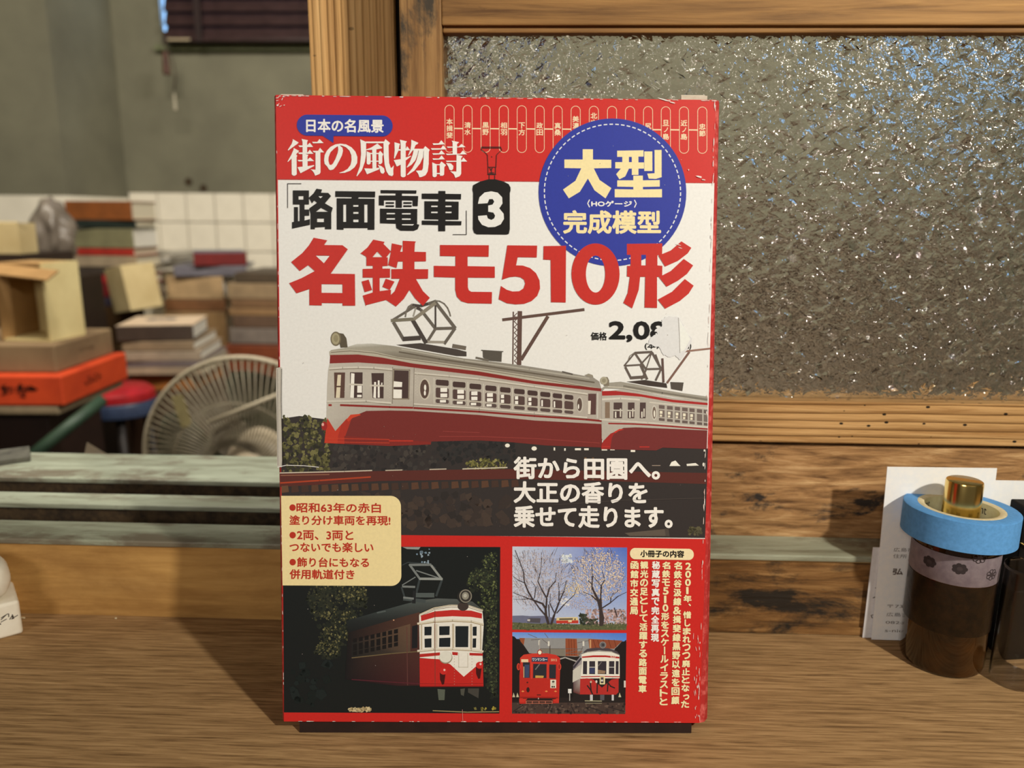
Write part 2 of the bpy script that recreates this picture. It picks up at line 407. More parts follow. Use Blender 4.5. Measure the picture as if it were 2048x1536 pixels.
# dark wedge added under the tilted box, standing in for the shade there
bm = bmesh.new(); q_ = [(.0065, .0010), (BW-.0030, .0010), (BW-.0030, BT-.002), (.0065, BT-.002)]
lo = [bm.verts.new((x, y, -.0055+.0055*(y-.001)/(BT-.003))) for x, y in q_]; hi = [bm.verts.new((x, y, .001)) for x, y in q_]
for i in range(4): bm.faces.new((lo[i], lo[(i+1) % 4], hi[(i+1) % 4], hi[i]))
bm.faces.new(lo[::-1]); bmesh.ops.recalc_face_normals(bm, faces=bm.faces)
from_bm('under_shade_wedge', bm, noisy('under_shade_brown', S(44, 24, 18), S(30, 16, 12), 60, .9), kit)
E1 = 1e-5
ENDS = {}
def flat(layer):
    f = Flat(face, max([E1*.5]+[e for k, e in ENDS.items() if k < layer])+2e-6, 5e-7); f.layer = layer; return f

# ---- large printed fields
f = flat(1); f.poly([(558, 358), (1431, 366), (1411, 1078), (565, 1066)], WHITE); f.build('white_panel', INK, kit)

# ---- main picture: model trams on a bank
def T1(x, y): return 640+x/6.4, 580+y/6.4
def T2(x, y): return 640+x/6.4, 720+y/6.4
def T3(x, y): return 930+x/4.267, 600+y/4.267
def T4(x, y): return 1180+x/4.8, 640+y/4.8
def Q(T, pts): return [T(*p) for p in pts]
f = flat(3)
f.poly([(561, 838), (600, 832), (1020, 884), (1206, 890), (1417, 897), (1411, 1076), (566, 1068)], P(54, 47, 43))
# bushes at the left edge
f.blobs(420, (568, 832, 662, 943), (2, 6), [P(74, 70, 40), P(58, 56, 34), P(98, 92, 52), P(44, 42, 30), P(120, 112, 66)], 4, lambda x, y: y > 838+8*math.sin(x*.12) and x < 668-(y-840)*.1)
f.blobs(150, (668, 890, 880, 944), (3, 8), [P(50, 45, 42), P(62, 56, 50), P(42, 38, 36), P(70, 62, 54)], 5)
f.blobs(120, (875, 884, 1030, 925), (3, 8), [P(48, 45, 42), P(40, 38, 36)], 6)
f.blobs(170, (934, 915, 1016, 938), (1.5, 4), [P(120, 112, 58), P(90, 86, 44), P(146, 136, 80), P(66, 62, 36)], 7, lambda x, y: y > 924-6*math.sin((x-930)*.036))
# rails and sleepers
f.poly([(561, 946), (870, 940), (1030, 938), (1210, 942), (1414, 946), (1413, 968), (1210, 962), (1030, 958), (760, 962), (562, 974)], P(92, 44, 36))
f.line([(561, 946), (690, 943), (745, 941)], 2.2, P(206, 188, 160)); f.line([(772, 941), (806, 940)], 2, P(196, 178, 150)); f.line([(860, 939), (894, 938)], 2, P(196, 178, 150)); f.line([(926, 938), (1016, 935)], 2.2, P(206, 190, 160)); f.line([(1305, 931), (1322, 931)], 1.6, P(150, 130, 110))
f.line([(562, 966), (640, 961), (742, 954)], 3, P(176, 66, 36)); f.line([(562, 951), (660, 949)], 2, P(146, 96, 70))
for i in range(24):
    x = 564+i*20; y = 972-i*.5
    f.poly([(x, y), (x+13, y-1), (x+15, y+12), (x, y+14)], random.choice([P(92, 62, 44), P(78, 52, 40), P(106, 74, 50), P(70, 50, 40)]))
f.blobs(170, (582, 990, 1020, 1052), (5, 14), [P(58, 48, 42), P(48, 42, 38), P(66, 54, 46), P(72, 58, 48)], 8)
f.poly([(1250, 1066), (1330, 1058), (1338, 1072), (1260, 1072)], P(96, 84, 70)); f.poly([(1330, 1057), (1338, 1058), (1340, 1073), (1332, 1072)], P(78, 68, 58))
f.blobs(40, (1380, 1054, 1403, 1070), (2, 5), [P(96, 88, 60), P(80, 74, 52)], 9)
for a, b, r in ((1016, 891, 5), (1069.5, 897, 5.5)): f.ell(a, b, r, r*.8, P(244, 232, 206), 8)
for a, b, ww, hh in ((1110, 898, 3, 6), (1131, 899, 3, 5), (1157, 898.5, 12, 4), (1174, 898.5, 9, 4), (1210, 899, 11, 4), (1226, 898.5, 9, 4), (1267, 901, 9, 6), (1410, 901, 3, 4)): f.rect(a-ww/2, b-hh/2, a+ww/2, b+hh/2, P(240, 228, 202))
f.poly([(1344, 924), (1352, 921), (1358, 928), (1362, 932), (1340, 932)], P(244, 234, 210)); f.poly([(1374, 928), (1392, 926), (1399, 931), (1375, 932)], P(240, 228, 204)); f.ell(1408, 929, 2, 4, P(236, 224, 200), 8)
f.line([(1172, 915), (1172, 960)], 5, P(120, 92, 64)); f.line([(1187, 915), (1187, 960)], 4, P(110, 84, 60))
f.build('bank_photo', INK, kit)

f = flat(5)
CB = P(180, 166, 146); CL = P(214, 202, 178); DK = P(74, 54, 48); LT = P(246, 236, 212); MR = P(120, 44, 38); GR = P(96, 86, 74)
def pole(T, s, col, brace):
    pass
# catenary mast behind the first tram
MC = P(98, 72, 60)
f.line(Q(T3, [(420, 100), (415, 548)]), 2.6, MC); f.line(Q(T3, [(476, 95), (468, 555)]), 9, MC)
z = [(428 if i % 2 else 452, 112+i*24) for i in range(19)]
f.line(Q(T3, z), 1.6, MC); f.line(Q(T3, [(325, 170), (1027, 82)]), 6, MC); f.line(Q(T3, [(716, 138), (485, 512)]), 7, MC)
# first tram: roof, cornice, stripe, side
f.poly([(660, 704), (664, 700), (690, 696), (715, 688), (745, 687), (790, 692), (850, 703), (930, 717), (977, 722), (1047, 731), (1124, 743), (1188, 755), (1200, 763), (1204, 777), (1070, 753), (960, 736), (874, 725), (796, 714), (749, 704), (702, 700)],
       [P(190, 180, 158), P(170, 160, 136), P(176, 166, 142), P(206, 198, 178), P(196, 188, 168), P(158, 148, 126), P(150, 140, 120), P(150, 140, 120), P(150, 140, 120), P(150, 140, 122), P(152, 142, 124), P(152, 142, 124), P(152, 142, 124), P(160, 150, 130), P(140, 128, 108), P(134, 122, 102), P(128, 116, 96), P(130, 118, 98), P(150, 140, 118), P(172, 160, 136)])
f.line([(800, 704), (880, 718), (960, 730), (1070, 747), (1190, 765)], 3, P(104, 92, 74)); f.line([(805, 698), (930, 721), (1060, 739), (1180, 757)], 2.5, P(178, 168, 146))
f.poly([(660, 703), (702, 699), (749, 703), (796, 714), (874, 724), (960, 736), (1070, 753), (1204, 777), (1204, 784), (1070, 762), (960, 745), (874, 733), (790, 722), (740, 714), (700, 711), (661, 712)], P(186, 174, 148))
f.line([(664, 705), (702, 702), (749, 706), (796, 716), (874, 727), (960, 739), (1070, 756), (1204, 779)], 1.4, P(120, 106, 84))
f.poly([(661, 726), (718, 724), (780, 728), (843, 736), (960, 750), (1070, 766), (1204, 782), (1205, 850), (1070, 845), (960, 835), (827, 826), (734, 826), (700, 842), (672, 864), (654, 838), (656, 770), (658, 740)], [P(196, 184, 162) if x < 670 else CB for x in (661, 718, 780, 843, 960, 1070, 1204, 1205, 1070, 960, 827, 734, 700, 672, 654, 656, 658)])
f.poly([(662, 710), (718, 709), (765, 715), (827, 727), (960, 743), (1070, 762), (1204, 777), (1204, 783), (1070, 768), (960, 751), (843, 737), (780, 729), (718, 725), (661, 727)], P(136, 40, 34))
f.poly([(656, 836), (672, 862), (694, 838), (734, 822), (780, 821), (827, 822), (960, 830), (1070, 841), (1204, 848), (1206, 895), (1094, 891), (1019, 884), (960, 881), (864, 883), (863, 889), (780, 892), (702, 888), (650, 886), (653, 860)], MR)
f.poly([(656, 836), (672, 862), (694, 838), (706, 832), (700, 850), (692, 872), (690, 888), (650, 886), (653, 860)], P(176, 50, 34)); f.poly([(656, 836), (672, 862), (684, 849), (678, 870), (676, 887), (650, 886), (653, 860)], P(196, 58, 36)); f.poly([(690, 872), (780, 878), (862, 884), (863, 889), (780, 892), (690, 888)], P(134, 42, 34))
f.poly(Q(T2, [(350, 760), (400, 700), (520, 690), (530, 705), (430, 740), (370, 790)]), P(208, 66, 38))
f.ell(650, 852, 6, 9, P(160, 40, 34), 12); f.ell(647, 849, 2.6, 3.4, P(236, 170, 150), 8)
for y in (876, 883): f.line([(652, y), (700, y+1.5), (780, y+3)], 1.2, P(200, 66, 40))
f.line(Q(T2, [(890, 1035), (1200, 1035)]), 2.2, P(196, 54, 36)); f.line([(880, 873), (960, 873), (1070, 877), (1200, 886)], 1.2, P(150, 60, 52)); f.line(Q(T2, [(1580, 912), (2048, 930)]), 1, P(150, 62, 54))
# mouldings and the thin red line
f.line(Q(T2, [(272, 578), (900, 603), (1195, 612)]), 4, P(142, 38, 32)); f.line([(829, 816), (960, 823.5), (1070, 832), (1174, 839), (1204, 842)], 4, P(136, 40, 34)); f.line(Q(T2, [(118, 578), (160, 578)]), 4, P(150, 40, 32))
for pts in ([(130, 112), (300, 100), (500, 95), (700, 100), (930, 122)], [(100, 530), (600, 524), (915, 552)]): f.line(Q(T2, pts), 3.6, CL); f.line([(x, y+2.4) for x, y in Q(T2, pts)], 1.6, P(140, 126, 104))
up = [(831, 746), (900, 752), (960, 758), (1070, 773), (1176, 788)]; dn = [(829, 808), (960, 817), (1070, 826), (1175, 835)]
for pts in (up, dn): f.line(pts, 2.8, CL); f.line([(x, y+2.2) for x, y in pts], 1.4, P(144, 130, 108))
for i in range(44):
    t = i/43; f.ell(657+t*125, 803+1.2*math.sin(t*3)+2, .9, .9, P(228, 216, 190), 5, up=False)
for i in range(18):
    f.ell(*T2(880+20*(i % 2), 190+17*i), .9, .9, P(206, 194, 170), 5, up=False); f.ell(*T2(1235+18*(i % 2), 125+19*i), .9, .9, P(206, 194, 170), 5, up=False)
f.up()
f.line(Q(T2, [(940, 90), (935, 560)]), 1.2, P(128, 114, 96)); f.line(Q(T2, [(1215, 100), (1205, 610)]), 1.2, P(128, 114, 96))
def win_(T, pts, c=DK): f.poly(Q(T, pts), c)
win_(T2, [(190, 160), (332, 160), (322, 487), (196, 487)], P(94, 66, 54)); win_(T2, [(236, 190), (280, 190), (264, 485), (212, 485)], P(226, 208, 170)); f.line(Q(T2, [(215, 340), (320, 340)]), 3, P(90, 64, 50))
win_(T2, [(395, 158), (556, 158), (552, 488), (395, 484)]); win_(T2, [(408, 168), (452, 175), (442, 485), (396, 482)], LT); win_(T2, [(488, 330), (546, 330), (546, 418), (486, 418)], LT); win_(T2, [(486, 446), (542, 446), (542, 476), (484, 476)], LT)
win_(T2, [(668, 168), (828, 168), (822, 492), (682, 488)]); win_(T2, [(704, 282), (728, 282), (726, 490), (692, 480)], LT); win_(T2, [(750, 262), (772, 262), (774, 482), (748, 482)], LT); win_(T2, [(795, 290), (810, 290), (806, 330), (792, 330)], LT)
f.line(Q(T2, [(372, 312), (562, 318)]), 3.4, P(206, 192, 168)); f.line(Q(T2, [(645, 326), (832, 332)]), 3.4, P(206, 192, 168))
f.line(Q(T2, [(955, 118), (1158, 128), (1146, 500), (946, 498)]), 2.4, P(148, 132, 108), close=True)
win_(T2, [(960, 130), (1146, 138), (1138, 492), (950, 490)]); win_(T2, [(955, 272), (1062, 284), (1058, 346), (950, 346)], LT); win_(T2, [(950, 376), (1058, 380), (1056, 490), (948, 490)], LT)
ox, oy = T2(1352, 372); f.ell(ox, oy, 11.5, 21.5, P(206, 192, 166)); f.ell(ox-.6, oy, 9, 19, P(92, 70, 58)); f.ell(ox+.5, oy-3, 2.2, 6, LT); f.ell(ox, oy+8, 2, 5, LT)
cols = [(873, 899), (907, 932.5), (940.5, 964), (972, 994.5), (1001.5, 1022.6), (1029.6, 1050.7), (1056.5, 1076.5), (1082, 1102), (1107, 1125.7), (1130.4, 1148)]
for i, (a, b) in enumerate(cols):
    t = ((a+b)/2-886)/253; yt = 759+30*t; s = 1-.2*t
    f.line([((a+b)/2-(b-a)/2-3.4, yt-3), ((a+b)/2-(b-a)/2-3.4, yt+48*s)], 2, P(206, 194, 170))
    for y0, y1, c in ((0, 11.5, DK), (16, 36, P(88, 66, 58)), (39, 47, P(92, 74, 66))):
        y0 *= s; y1 *= s; r = 2
        f.poly([(a+r, yt+y0), (b-r, yt+y0+1.6), (b, yt+y0+1.6+r), (b, yt+y1+1.6-r), (b-r, yt+y1+1.6), (a+r, yt+y1), (a, yt+y1-r), (a, yt+y0+r)], c)
    if i < 7:
        k = (b-a)*(.52 if i < 4 else .3); ofs = (b-a)*(.36 if i < 2 else .15 if i < 4 else .08)
        f.rect(a+ofs, yt+17*s, a+ofs+k, yt+25*s, LT); f.rect(a+ofs, yt+28*s, a+ofs+k, yt+35.5*s, LT)
        if i < 4: f.rect(a+ofs-1, yt+41*s, a+ofs+k*.8, yt+46*s, LT)
    elif i < 9: f.rect(a+(b-a)*.1, yt+20*s, a+(b-a)*.25, yt+35*s, LT)
    f.line([(a-4, yt+37.6*s), (b+4, yt+39.4*s)], 2.4, P(196, 182, 158))
ox, oy = T3(985, 892); f.ell(ox, oy, 7, 16, P(198, 186, 164)); f.ell(ox-.5, oy, 5, 13, P(96, 76, 64)); f.ell(ox-2.5, oy+4, 1.3, 5, LT)
f.poly(Q(T3, [(1058, 800), (1126, 800), (1122, 978), (1054, 978)]), P(92, 62, 56)); f.poly(Q(T3, [(1056, 860), (1080, 860), (1076, 975), (1054, 975)]), P(228, 214, 188)); f.line(Q(T3, [(1138, 790), (1134, 1010)]), 3, P(200, 190, 170))
# headlamp, pantograph, roof gear
f.poly(Q(T1, [(230, 548), (310, 560), (350, 620), (365, 735), (275, 740), (262, 690)]), P(92, 80, 60)); f.ell(673.5, 677.6, 10.5, 14.4, P(120, 106, 78)); f.ell(673, 677.6, 8, 11.6, P(170, 156, 118)); f.ell(673.5, 677, 4.6, 7, P(150, 136, 100))
PG = P(104, 94, 80); PD = P(72, 62, 54)
f.poly(Q(T1, [(985, 702), (1300, 680), (1750, 755), (1885, 790), (1885, 850), (1760, 846), (1670, 830), (1380, 778), (1050, 718)]), PD)
f.line(Q(T1, [(1705, 715), (1880, 745)]), 8, P(112, 100, 84))
for a, b, ww, c in (((1130, 262), (1200, 190), 3, PG), ((1195, 190), (1300, 205), 5, PD), ((1300, 205), (1400, 175), 6, PD), ((1395, 178), (1500, 142), 6, PG), ((1225, 215), (1300, 250), 6, PD),
                    ((1240, 220), (1205, 340), 3, P(160, 150, 132)), ((925, 395), (1228, 210), 5, PG), ((1300, 250), (1490, 495), 6, PG), ((1490, 165), (1490, 495), 3.4, PD), ((1490, 495), (1742, 488), 6, PG), ((1490, 495), (1385, 662), 5.5, PG),
                    ((1492, 160), (1745, 492), 6.5, PG), ((1742, 488), (1600, 692), 6, PG), ((1370, 664), (1600, 668), 5, P(160, 148, 128)), ((950, 410), (1088, 645), 6.5, PG), ((1198, 385), (1372, 682), 8, PD), ((1070, 628), (1300, 612), 9, PD), ((920, 392), (1215, 372), 6.5, P(124, 114, 92)), ((1210, 376), (1492, 165), 7, P(140, 128, 106))):
    f.line(Q(T1, [a, b]), ww, c)
for cv in ([(1490, 138), (1545, 145), (1600, 175), (1645, 230), (1670, 290), (1682, 335)], [(1104, 345), (1118, 270), (1145, 215), (1190, 182)]): f.line(Q(T1, cv), 2.8, P(120, 110, 94))
f.poly(Q(T3, [(145, 425), (335, 437), (332, 445), (322, 445), (318, 528), (205, 518), (160, 490), (158, 436), (145, 432)]), P(88, 80, 68)); f.line(Q(T3, [(98, 492), (208, 515)]), 4, P(110, 100, 84)); f.line(Q(T3, [(835, 612), (925, 634)]), 3, P(96, 86, 74)); f.poly(Q(T3, [(1025, 642), (1060, 628), (1095, 640), (1102, 660), (1050, 652)]), P(150, 138, 116))
# second tram
f.poly(Q(T4, [(120, 655), (190, 602), (300, 592), (450, 618), (700, 668), (900, 702), (1135, 735), (1135, 785), (900, 752), (500, 690), (300, 662), (150, 658), (118, 690)]), P(160, 150, 130)); f.line(Q(T4, [(330, 635), (700, 700), (1130, 765)]), 4, P(126, 116, 98)); f.line(Q(T4, [(180, 640), (330, 650), (600, 700), (1130, 785)]), 2, P(196, 184, 160))
f.poly(Q(T4, [(118, 690), (300, 665), (500, 692), (800, 745), (1135, 785), (1132, 1065), (800, 1050), (450, 1035), (330, 1040), (135, 1160), (118, 1140)]), P(184, 172, 152))
f.poly(Q(T4, [(120, 682), (250, 680), (450, 705), (800, 765), (1135, 796), (1135, 818), (800, 790), (500, 737), (300, 722), (122, 727)]), P(170, 40, 36))
f.poly(Q(T4, [(135, 1160), (200, 1092), (330, 1035), (450, 1030), (800, 1045), (1132, 1060), (1126, 1238), (700, 1225), (640, 1252), (112, 1240), (115, 1198)]), P(118, 46, 42)); f.poly(Q(T4, [(135, 1160), (200, 1092), (250, 1070), (215, 1130), (200, 1235), (112, 1240), (115, 1198)]), P(164, 42, 36))
f.poly(Q(T4, [(240, 1072), (290, 1045), (335, 1050), (280, 1065), (245, 1088)]), P(204, 56, 40)); f.line(Q(T4, [(480, 1218), (575, 1218)]), 2, P(190, 50, 40)); f.line(Q(T4, [(120, 1215), (200, 1215)]), 1.5, P(190, 50, 40))
f.line(Q(T4, [(185, 993), (420, 998), (575, 1006), (800, 1022), (1132, 1047)]), 3, P(150, 40, 36)); f.line(Q(T4, [(125, 762), (300, 752), (480, 765)]), 3.4, P(218, 206, 182)); f.line(Q(T4, [(580, 790), (800, 812), (1132, 848)]), 2.4, P(212, 200, 176)); f.line(Q(T4, [(100, 955), (300, 968), (560, 985), (1132, 1030)]), 2.4, P(212, 200, 176))
win_(T4, [(150, 788), (196, 788), (196, 942), (150, 942)], P(136, 112, 88))
for a, b in ((233, 316), (370, 434), (485, 542)): win_(T4, [(a, 792), (b, 792), (b-3, 944), (a-2, 944)], P(82, 62, 56)); win_(T4, [(a+12, 880), (a+26, 880), (a+26, 938), (a+12, 938)], P(222, 210, 186)); win_(T4, [(b-24, 850), (b-10, 850), (b-12, 930), (b-24, 930)], P(210, 196, 172))
f.line(Q(T4, [(225, 866), (322, 868)]), 2.4, P(206, 194, 170)); f.line(Q(T4, [(362, 868), (440, 870)]), 2.4, P(206, 194, 170))
ox, oy = T4(622, 890); f.ell(ox, oy, 5.4, 15, P(206, 194, 172)); f.ell(ox, oy, 3.6, 12, P(120, 100, 84)); f.ell(ox+.4, oy+2, 1.6, 7, P(236, 224, 198))
for i, (a, b) in enumerate(((667, 722), (745, 800), (820, 870), (890, 943), (960, 1010), (1032, 1082), (1097, 1134))):
    o2 = (a-667)*.105
    for y0, y1, c in ((815, 850, P(110, 92, 82)), (862, 930, P(120, 104, 92)), (940, 966, P(104, 88, 78))): win_(T4, [(a, y0+o2), (b, y0+o2+5), (b, y1+o2+5), (a, y1+o2)], c)
    if i < 5: win_(T4, [(a+8, 872+o2), (a+34, 874+o2), (a+34, 900+o2), (a+8, 900+o2)], P(238, 224, 190)); win_(T4, [(a+8, 908+o2), (a+30, 908+o2), (a+30, 928+o2), (a+8, 928+o2)], P(232, 216, 182))
f.poly(Q(T4, [(130, 545), (175, 548), (190, 580), (190, 632), (140, 632)]), P(130, 116, 94)); f.ell(*T4(140, 582), 7.5, 7.8, P(176, 164, 134)); f.ell(*T4(140, 582), 4, 4.2, P(150, 138, 110))
f.poly(Q(T4, [(358, 592), (530, 575), (740, 608), (748, 652), (560, 630)]), P(66, 54, 46)); f.line(Q(T4, [(702, 368), (712, 600)]), 4.4, P(98, 74, 64)); f.poly(Q(T4, [(778, 595), (905, 600), (892, 682), (785, 662)]), P(84, 74, 64))
for a, b, ww in (((335, 440), (490, 430), 3.4), ((335, 440), (438, 316), 3), ((436, 316), (605, 306), 4.6), ((490, 430), (602, 310), 3.2), ((345, 450), (402, 562), 4.4), ((495, 435), (556, 572), 5), ((440, 320), (546, 476), 4), ((546, 472), (690, 468), 4), ((602, 310), (692, 472), 4.4), ((600, 312), (546, 470), 2), ((690, 470), (636, 582), 4), ((545, 480), (502, 572), 3), ((392, 556), (532, 546), 6), ((636, 330), (690, 480), 3)): f.line(Q(T4, [a, b]), ww, P(100, 86, 74))
f.line(Q(T4, [(372, 390), (390, 345), (435, 312)]), 1.6, P(130, 118, 100))
f.line(Q(T4, [(918, 301), (1160, 274)]), 3.6, P(150, 112, 92)); f.line(Q(T4, [(962, 306), (745, 606)]), 4.2, P(126, 92, 76))
f.build('tram_photo', INK, kit)

# ---- lower red field
f = flat(1); f.poly([(565, 1066), (1413, 1075), (1399, 1445), (568.5, 1442)], RED); f.build('red_field', INK, kit)

# ---- picture of a tram at night among trees
def P2(x, y): return 690+x/4.267, 1080+y/4.267
f = flat(3)
f.poly([(566.5, 1150), (640, 1093), (1001.5, 1094), (999, 1427), (568, 1425)], P(24, 28, 27))
def clump(cx0, cy0, rx, ry, n, seed, lit):
    f.blobs(n, (cx0-rx, cy0-ry, cx0+rx, cy0+ry), (2.5, 6), [P(34, 38, 31), P(40, 44, 34), P(46, 48, 36)], seed, lambda x, y: ((x-cx0)/rx)**2+((y-cy0)/ry)**2 < 1 and 576 < x < 994 and y > 1101)
    f.blobs(int(n*1.8), (cx0-rx, cy0-ry, cx0+rx, cy0+ry*.5), (.9, 2.8), lit, seed+50, lambda x, y: ((x-cx0)/rx)**2+((y-cy0)/ry)**2 < .9 and 576 < x < 994 and y > 1101)
LF = [P(78, 74, 46), P(100, 94, 58), P(62, 62, 40), P(122, 114, 72), P(52, 54, 38)]; LG = [P(70, 78, 46), P(92, 98, 56), P(54, 62, 40), P(112, 116, 68), P(44, 50, 36)]
for k, q in enumerate(((665, 1185, 40, 26), (700, 1205, 34, 34), (650, 1225, 30, 30), (690, 1245, 26, 26), (668, 1275, 32, 24), (640, 1195, 26, 26), (715, 1190, 22, 22), (655, 1300, 26, 18))): clump(*q, 60, 60+k, LF if k != 5 else [P(46, 48, 36), P(60, 60, 42)])
for k, q in enumerate(((985, 1130, 20, 26), (968, 1165, 34, 24), (985, 1190, 24, 26), (975, 1215, 26, 22), (988, 1250, 16, 26), (985, 1290, 18, 26), (984, 1330, 18, 30), (988, 1370, 14, 30), (960, 1155, 24, 18))): clump(*q, 60, 80+k, LG if k < 4 else [P(56, 64, 42), P(72, 78, 50), P(40, 46, 36), P(88, 92, 58)])
f.blobs(26, (584, 1320, 660, 1412), (5, 12), [P(28, 36, 34), P(22, 30, 28)], 14)
f.blobs(14, (835, 1098, 860, 1128), (1.5, 4), [P(120, 140, 150), P(150, 164, 168)], 15); f.poly([(806, 1094), (842, 1094), (838, 1099), (815, 1098)], P(150, 150, 140))
f.poly(Q(P2, [(10, 690), (300, 606), (520, 545), (640, 515), (790, 498), (950, 503), (1090, 525), (1172, 590), (1180, 612), (1050, 560), (900, 550), (760, 570), (640, 620), (400, 680), (30, 790)]), [P(36, 40, 38), P(56, 62, 58), P(72, 78, 72), P(88, 92, 84), P(96, 98, 90), P(84, 86, 80), P(78, 80, 74), P(72, 74, 68), P(60, 60, 56), P(72, 74, 68), P(76, 78, 72), P(70, 72, 66), P(56, 58, 54), P(40, 42, 40), P(26, 28, 28)])
f.poly(Q(P2, [(30, 790), (400, 680), (640, 615), (645, 1240), (450, 1245), (0, 1190)]), [P(28, 26, 26), P(48, 36, 32), P(86, 56, 44), P(72, 34, 34), P(46, 28, 30), P(24, 24, 26)])
f.poly(Q(P2, [(60, 870), (400, 760), (560, 715), (560, 950), (400, 965), (60, 1010)]), [P(36, 34, 32), P(70, 56, 46), P(104, 78, 58), P(90, 70, 54), P(60, 50, 42), P(32, 32, 30)])
for i in range(8):
    a = 70+i*50; y = 842-i*11
    for dy, hh in ((0, 34), (48, 56), (112, 32)): f.poly(Q(P2, [(a, y+dy), (a+34, y+dy-8), (a+34, y+dy+hh-4), (a, y+dy+hh)]), P(24, 22, 22))
f.line(Q(P2, [(60, 1005), (400, 968), (640, 950)]), 2, P(110, 92, 62)); f.poly(Q(P2, [(575, 735), (622, 722), (620, 920), (572, 925)]), P(30, 30, 32)); f.line(Q(P2, [(530, 740), (535, 1240)]), 1.4, P(100, 60, 52)); f.line(Q(P2, [(60, 1190), (450, 1215), (645, 1225)]), 1.5, P(92, 36, 44)); f.ell(*P2(418, 683), 1.6, 1.6, P(200, 150, 110), 6)
FR = P(238, 228, 206); FS = P(196, 178, 146); FD = P(30, 36, 38)
f.poly(Q(P2, [(635, 640), (760, 588), (900, 562), (1060, 566), (1175, 606), (1186, 720), (1172, 940), (1178, 1030), (1015, 1170), (900, 1065), (800, 1018), (640, 1005)]), FR)
f.line(Q(P2, [(640, 635), (760, 580), (900, 556), (1060, 560), (1178, 600)]), 2.4, P(206, 190, 158)); f.line(Q(P2, [(645, 648), (765, 594), (905, 572), (1060, 576), (1174, 614)]), 1.2, P(150, 132, 104))
f.poly(Q(P2, [(650, 645), (770, 608), (920, 596), (1080, 602), (1172, 627), (1170, 670), (1080, 656), (920, 650), (770, 658), (652, 692)]), P(196, 46, 40))
f.line(Q(P2, [(622, 712), (760, 694), (920, 684), (1080, 692), (1182, 718)]), 3.4, P(222, 208, 178)); f.line(Q(P2, [(622, 722), (760, 704), (920, 694), (1080, 702), (1182, 728)]), 1.4, P(160, 136, 96))
for x, ww in ((655, 3), (768, 3), (785, 2), (925, 4), (1078, 4), (1160, 3)): f.line(Q(P2, [(x, 715), (x, 935)]), ww, FS)
for q in ([(680, 740), (742, 738), (740, 812), (680, 814)], [(680, 842), (740, 838), (740, 916), (682, 918)], [(806, 736), (896, 734), (894, 810), (806, 812)], [(806, 836), (902, 832), (900, 912), (804, 912)], [(944, 734), (1056, 734), (1053, 914), (944, 914)], [(1092, 740), (1126, 737), (1125, 816), (1092, 816)], [(1092, 840), (1122, 838), (1120, 918), (1090, 918)]): f.poly(Q(P2, q), FD)
f.line(Q(P2, [(622, 945), (760, 930), (920, 928), (1080, 936), (1180, 950)]), 3.6, P(226, 212, 184)); f.line(Q(P2, [(622, 955), (760, 941), (920, 938), (1080, 946), (1180, 960)]), 1.2, P(160, 136, 100))
for q in ([(640, 972), (812, 958), (812, 984), (640, 1000)], [(916, 954), (966, 958), (963, 984), (918, 980)], [(1064, 962), (1178, 966), (1178, 988), (1064, 984)]): f.poly(Q(P2, q), P(186, 44, 38))
f.poly(Q(P2, [(638, 1008), (800, 1016), (900, 1060), (1015, 1166), (1178, 1028), (1183, 1246), (640, 1248)]), P(196, 40, 34))
f.line(Q(P2, [(770, 600), (770, 1245)]), 1.2, P(120, 60, 46)); f.line(Q(P2, [(640, 1225), (900, 1228), (1180, 1222)]), 1.2, P(150, 30, 28)); f.line(Q(P2, [(640, 1250), (1183, 1248)]), 2, P(120, 24, 24))
f.line(Q(P2, [(972, 965), (972, 1085), (1050, 1085), (1050, 965)]), 1.2, P(196, 184, 158))
for i in range(11):
    for x in (935, 1085): f.ell(*P2(x, 990+i*6+(i*18)), .8, .8, P(170, 140, 120), 5, up=False)
f.up()
f.ell(*P2(862, 1002), 13.2, 12.6, P(150, 136, 108)); f.ell(*P2(860, 996), 12.4, 11.6, P(228, 220, 196))
for x, y in ((842, 1130), (1150, 1080)): f.poly(Q(P2, [(x-32, y), (x+18, y+5), (x+5, y+100), (x-12, y+105), (x-30, y+60)]), P(70, 20, 20)); f.ell(*P2(x, y-12), 7.4, 7, P(206, 44, 38)); f.ell(*P2(x+8, y-22), 2.2, 2.2, P(246, 200, 180), 8)
f.ell(*P2(1010, 565), 11, 9, P(66, 54, 48)); f.ell(*P2(1022, 482), 15, 14, P(40, 38, 36)); f.ell(*P2(1032, 478), 12.6, 13.4, P(140, 130, 110)); f.ell(*P2(1032, 478), 10.6, 11.4, P(58, 52, 46)); f.ell(*P2(1030, 476), 7, 7.8, P(146, 138, 118)); f.ell(*P2(1028, 474), 3.4, 3.8, P(186, 178, 156))
PG2 = P(122, 124, 116); PD2 = P(58, 64, 62)
for a, b, ww, c in (((490, 215), (540, 190), 1.6, PD2), ((540, 190), (735, 205), 2, PD2), ((735, 205), (780, 240), 1.6, PD2), ((640, 335), (610, 460), 4.4, PD2), ((830, 340), (780, 480), 4.4, PD2), ((490, 385), (605, 315), 2, PG2), ((490, 396), (602, 400), 4, PG2), ((485, 400), (515, 500), 3.6, PD2), ((610, 260), (800, 322), 2.4, PG2), ((552, 212), (740, 210), 4.6, PG2), ((552, 206), (645, 335), 4.4, PG2), ((738, 215), (832, 338), 4.4, P(146, 146, 134)), ((638, 330), (836, 332), 4.8, P(150, 150, 138)), ((605, 470), (765, 470), 9, P(84, 90, 84)), ((500, 500), (690, 522), 7, P(70, 76, 72)), ((595, 430), (590, 540), 7, P(34, 36, 36)), ((500, 490), (590, 500), 4, PG2), ((275, 620), (350, 606), 3, P(84, 90, 84))): f.line(Q(P2, [a, b]), ww, c)
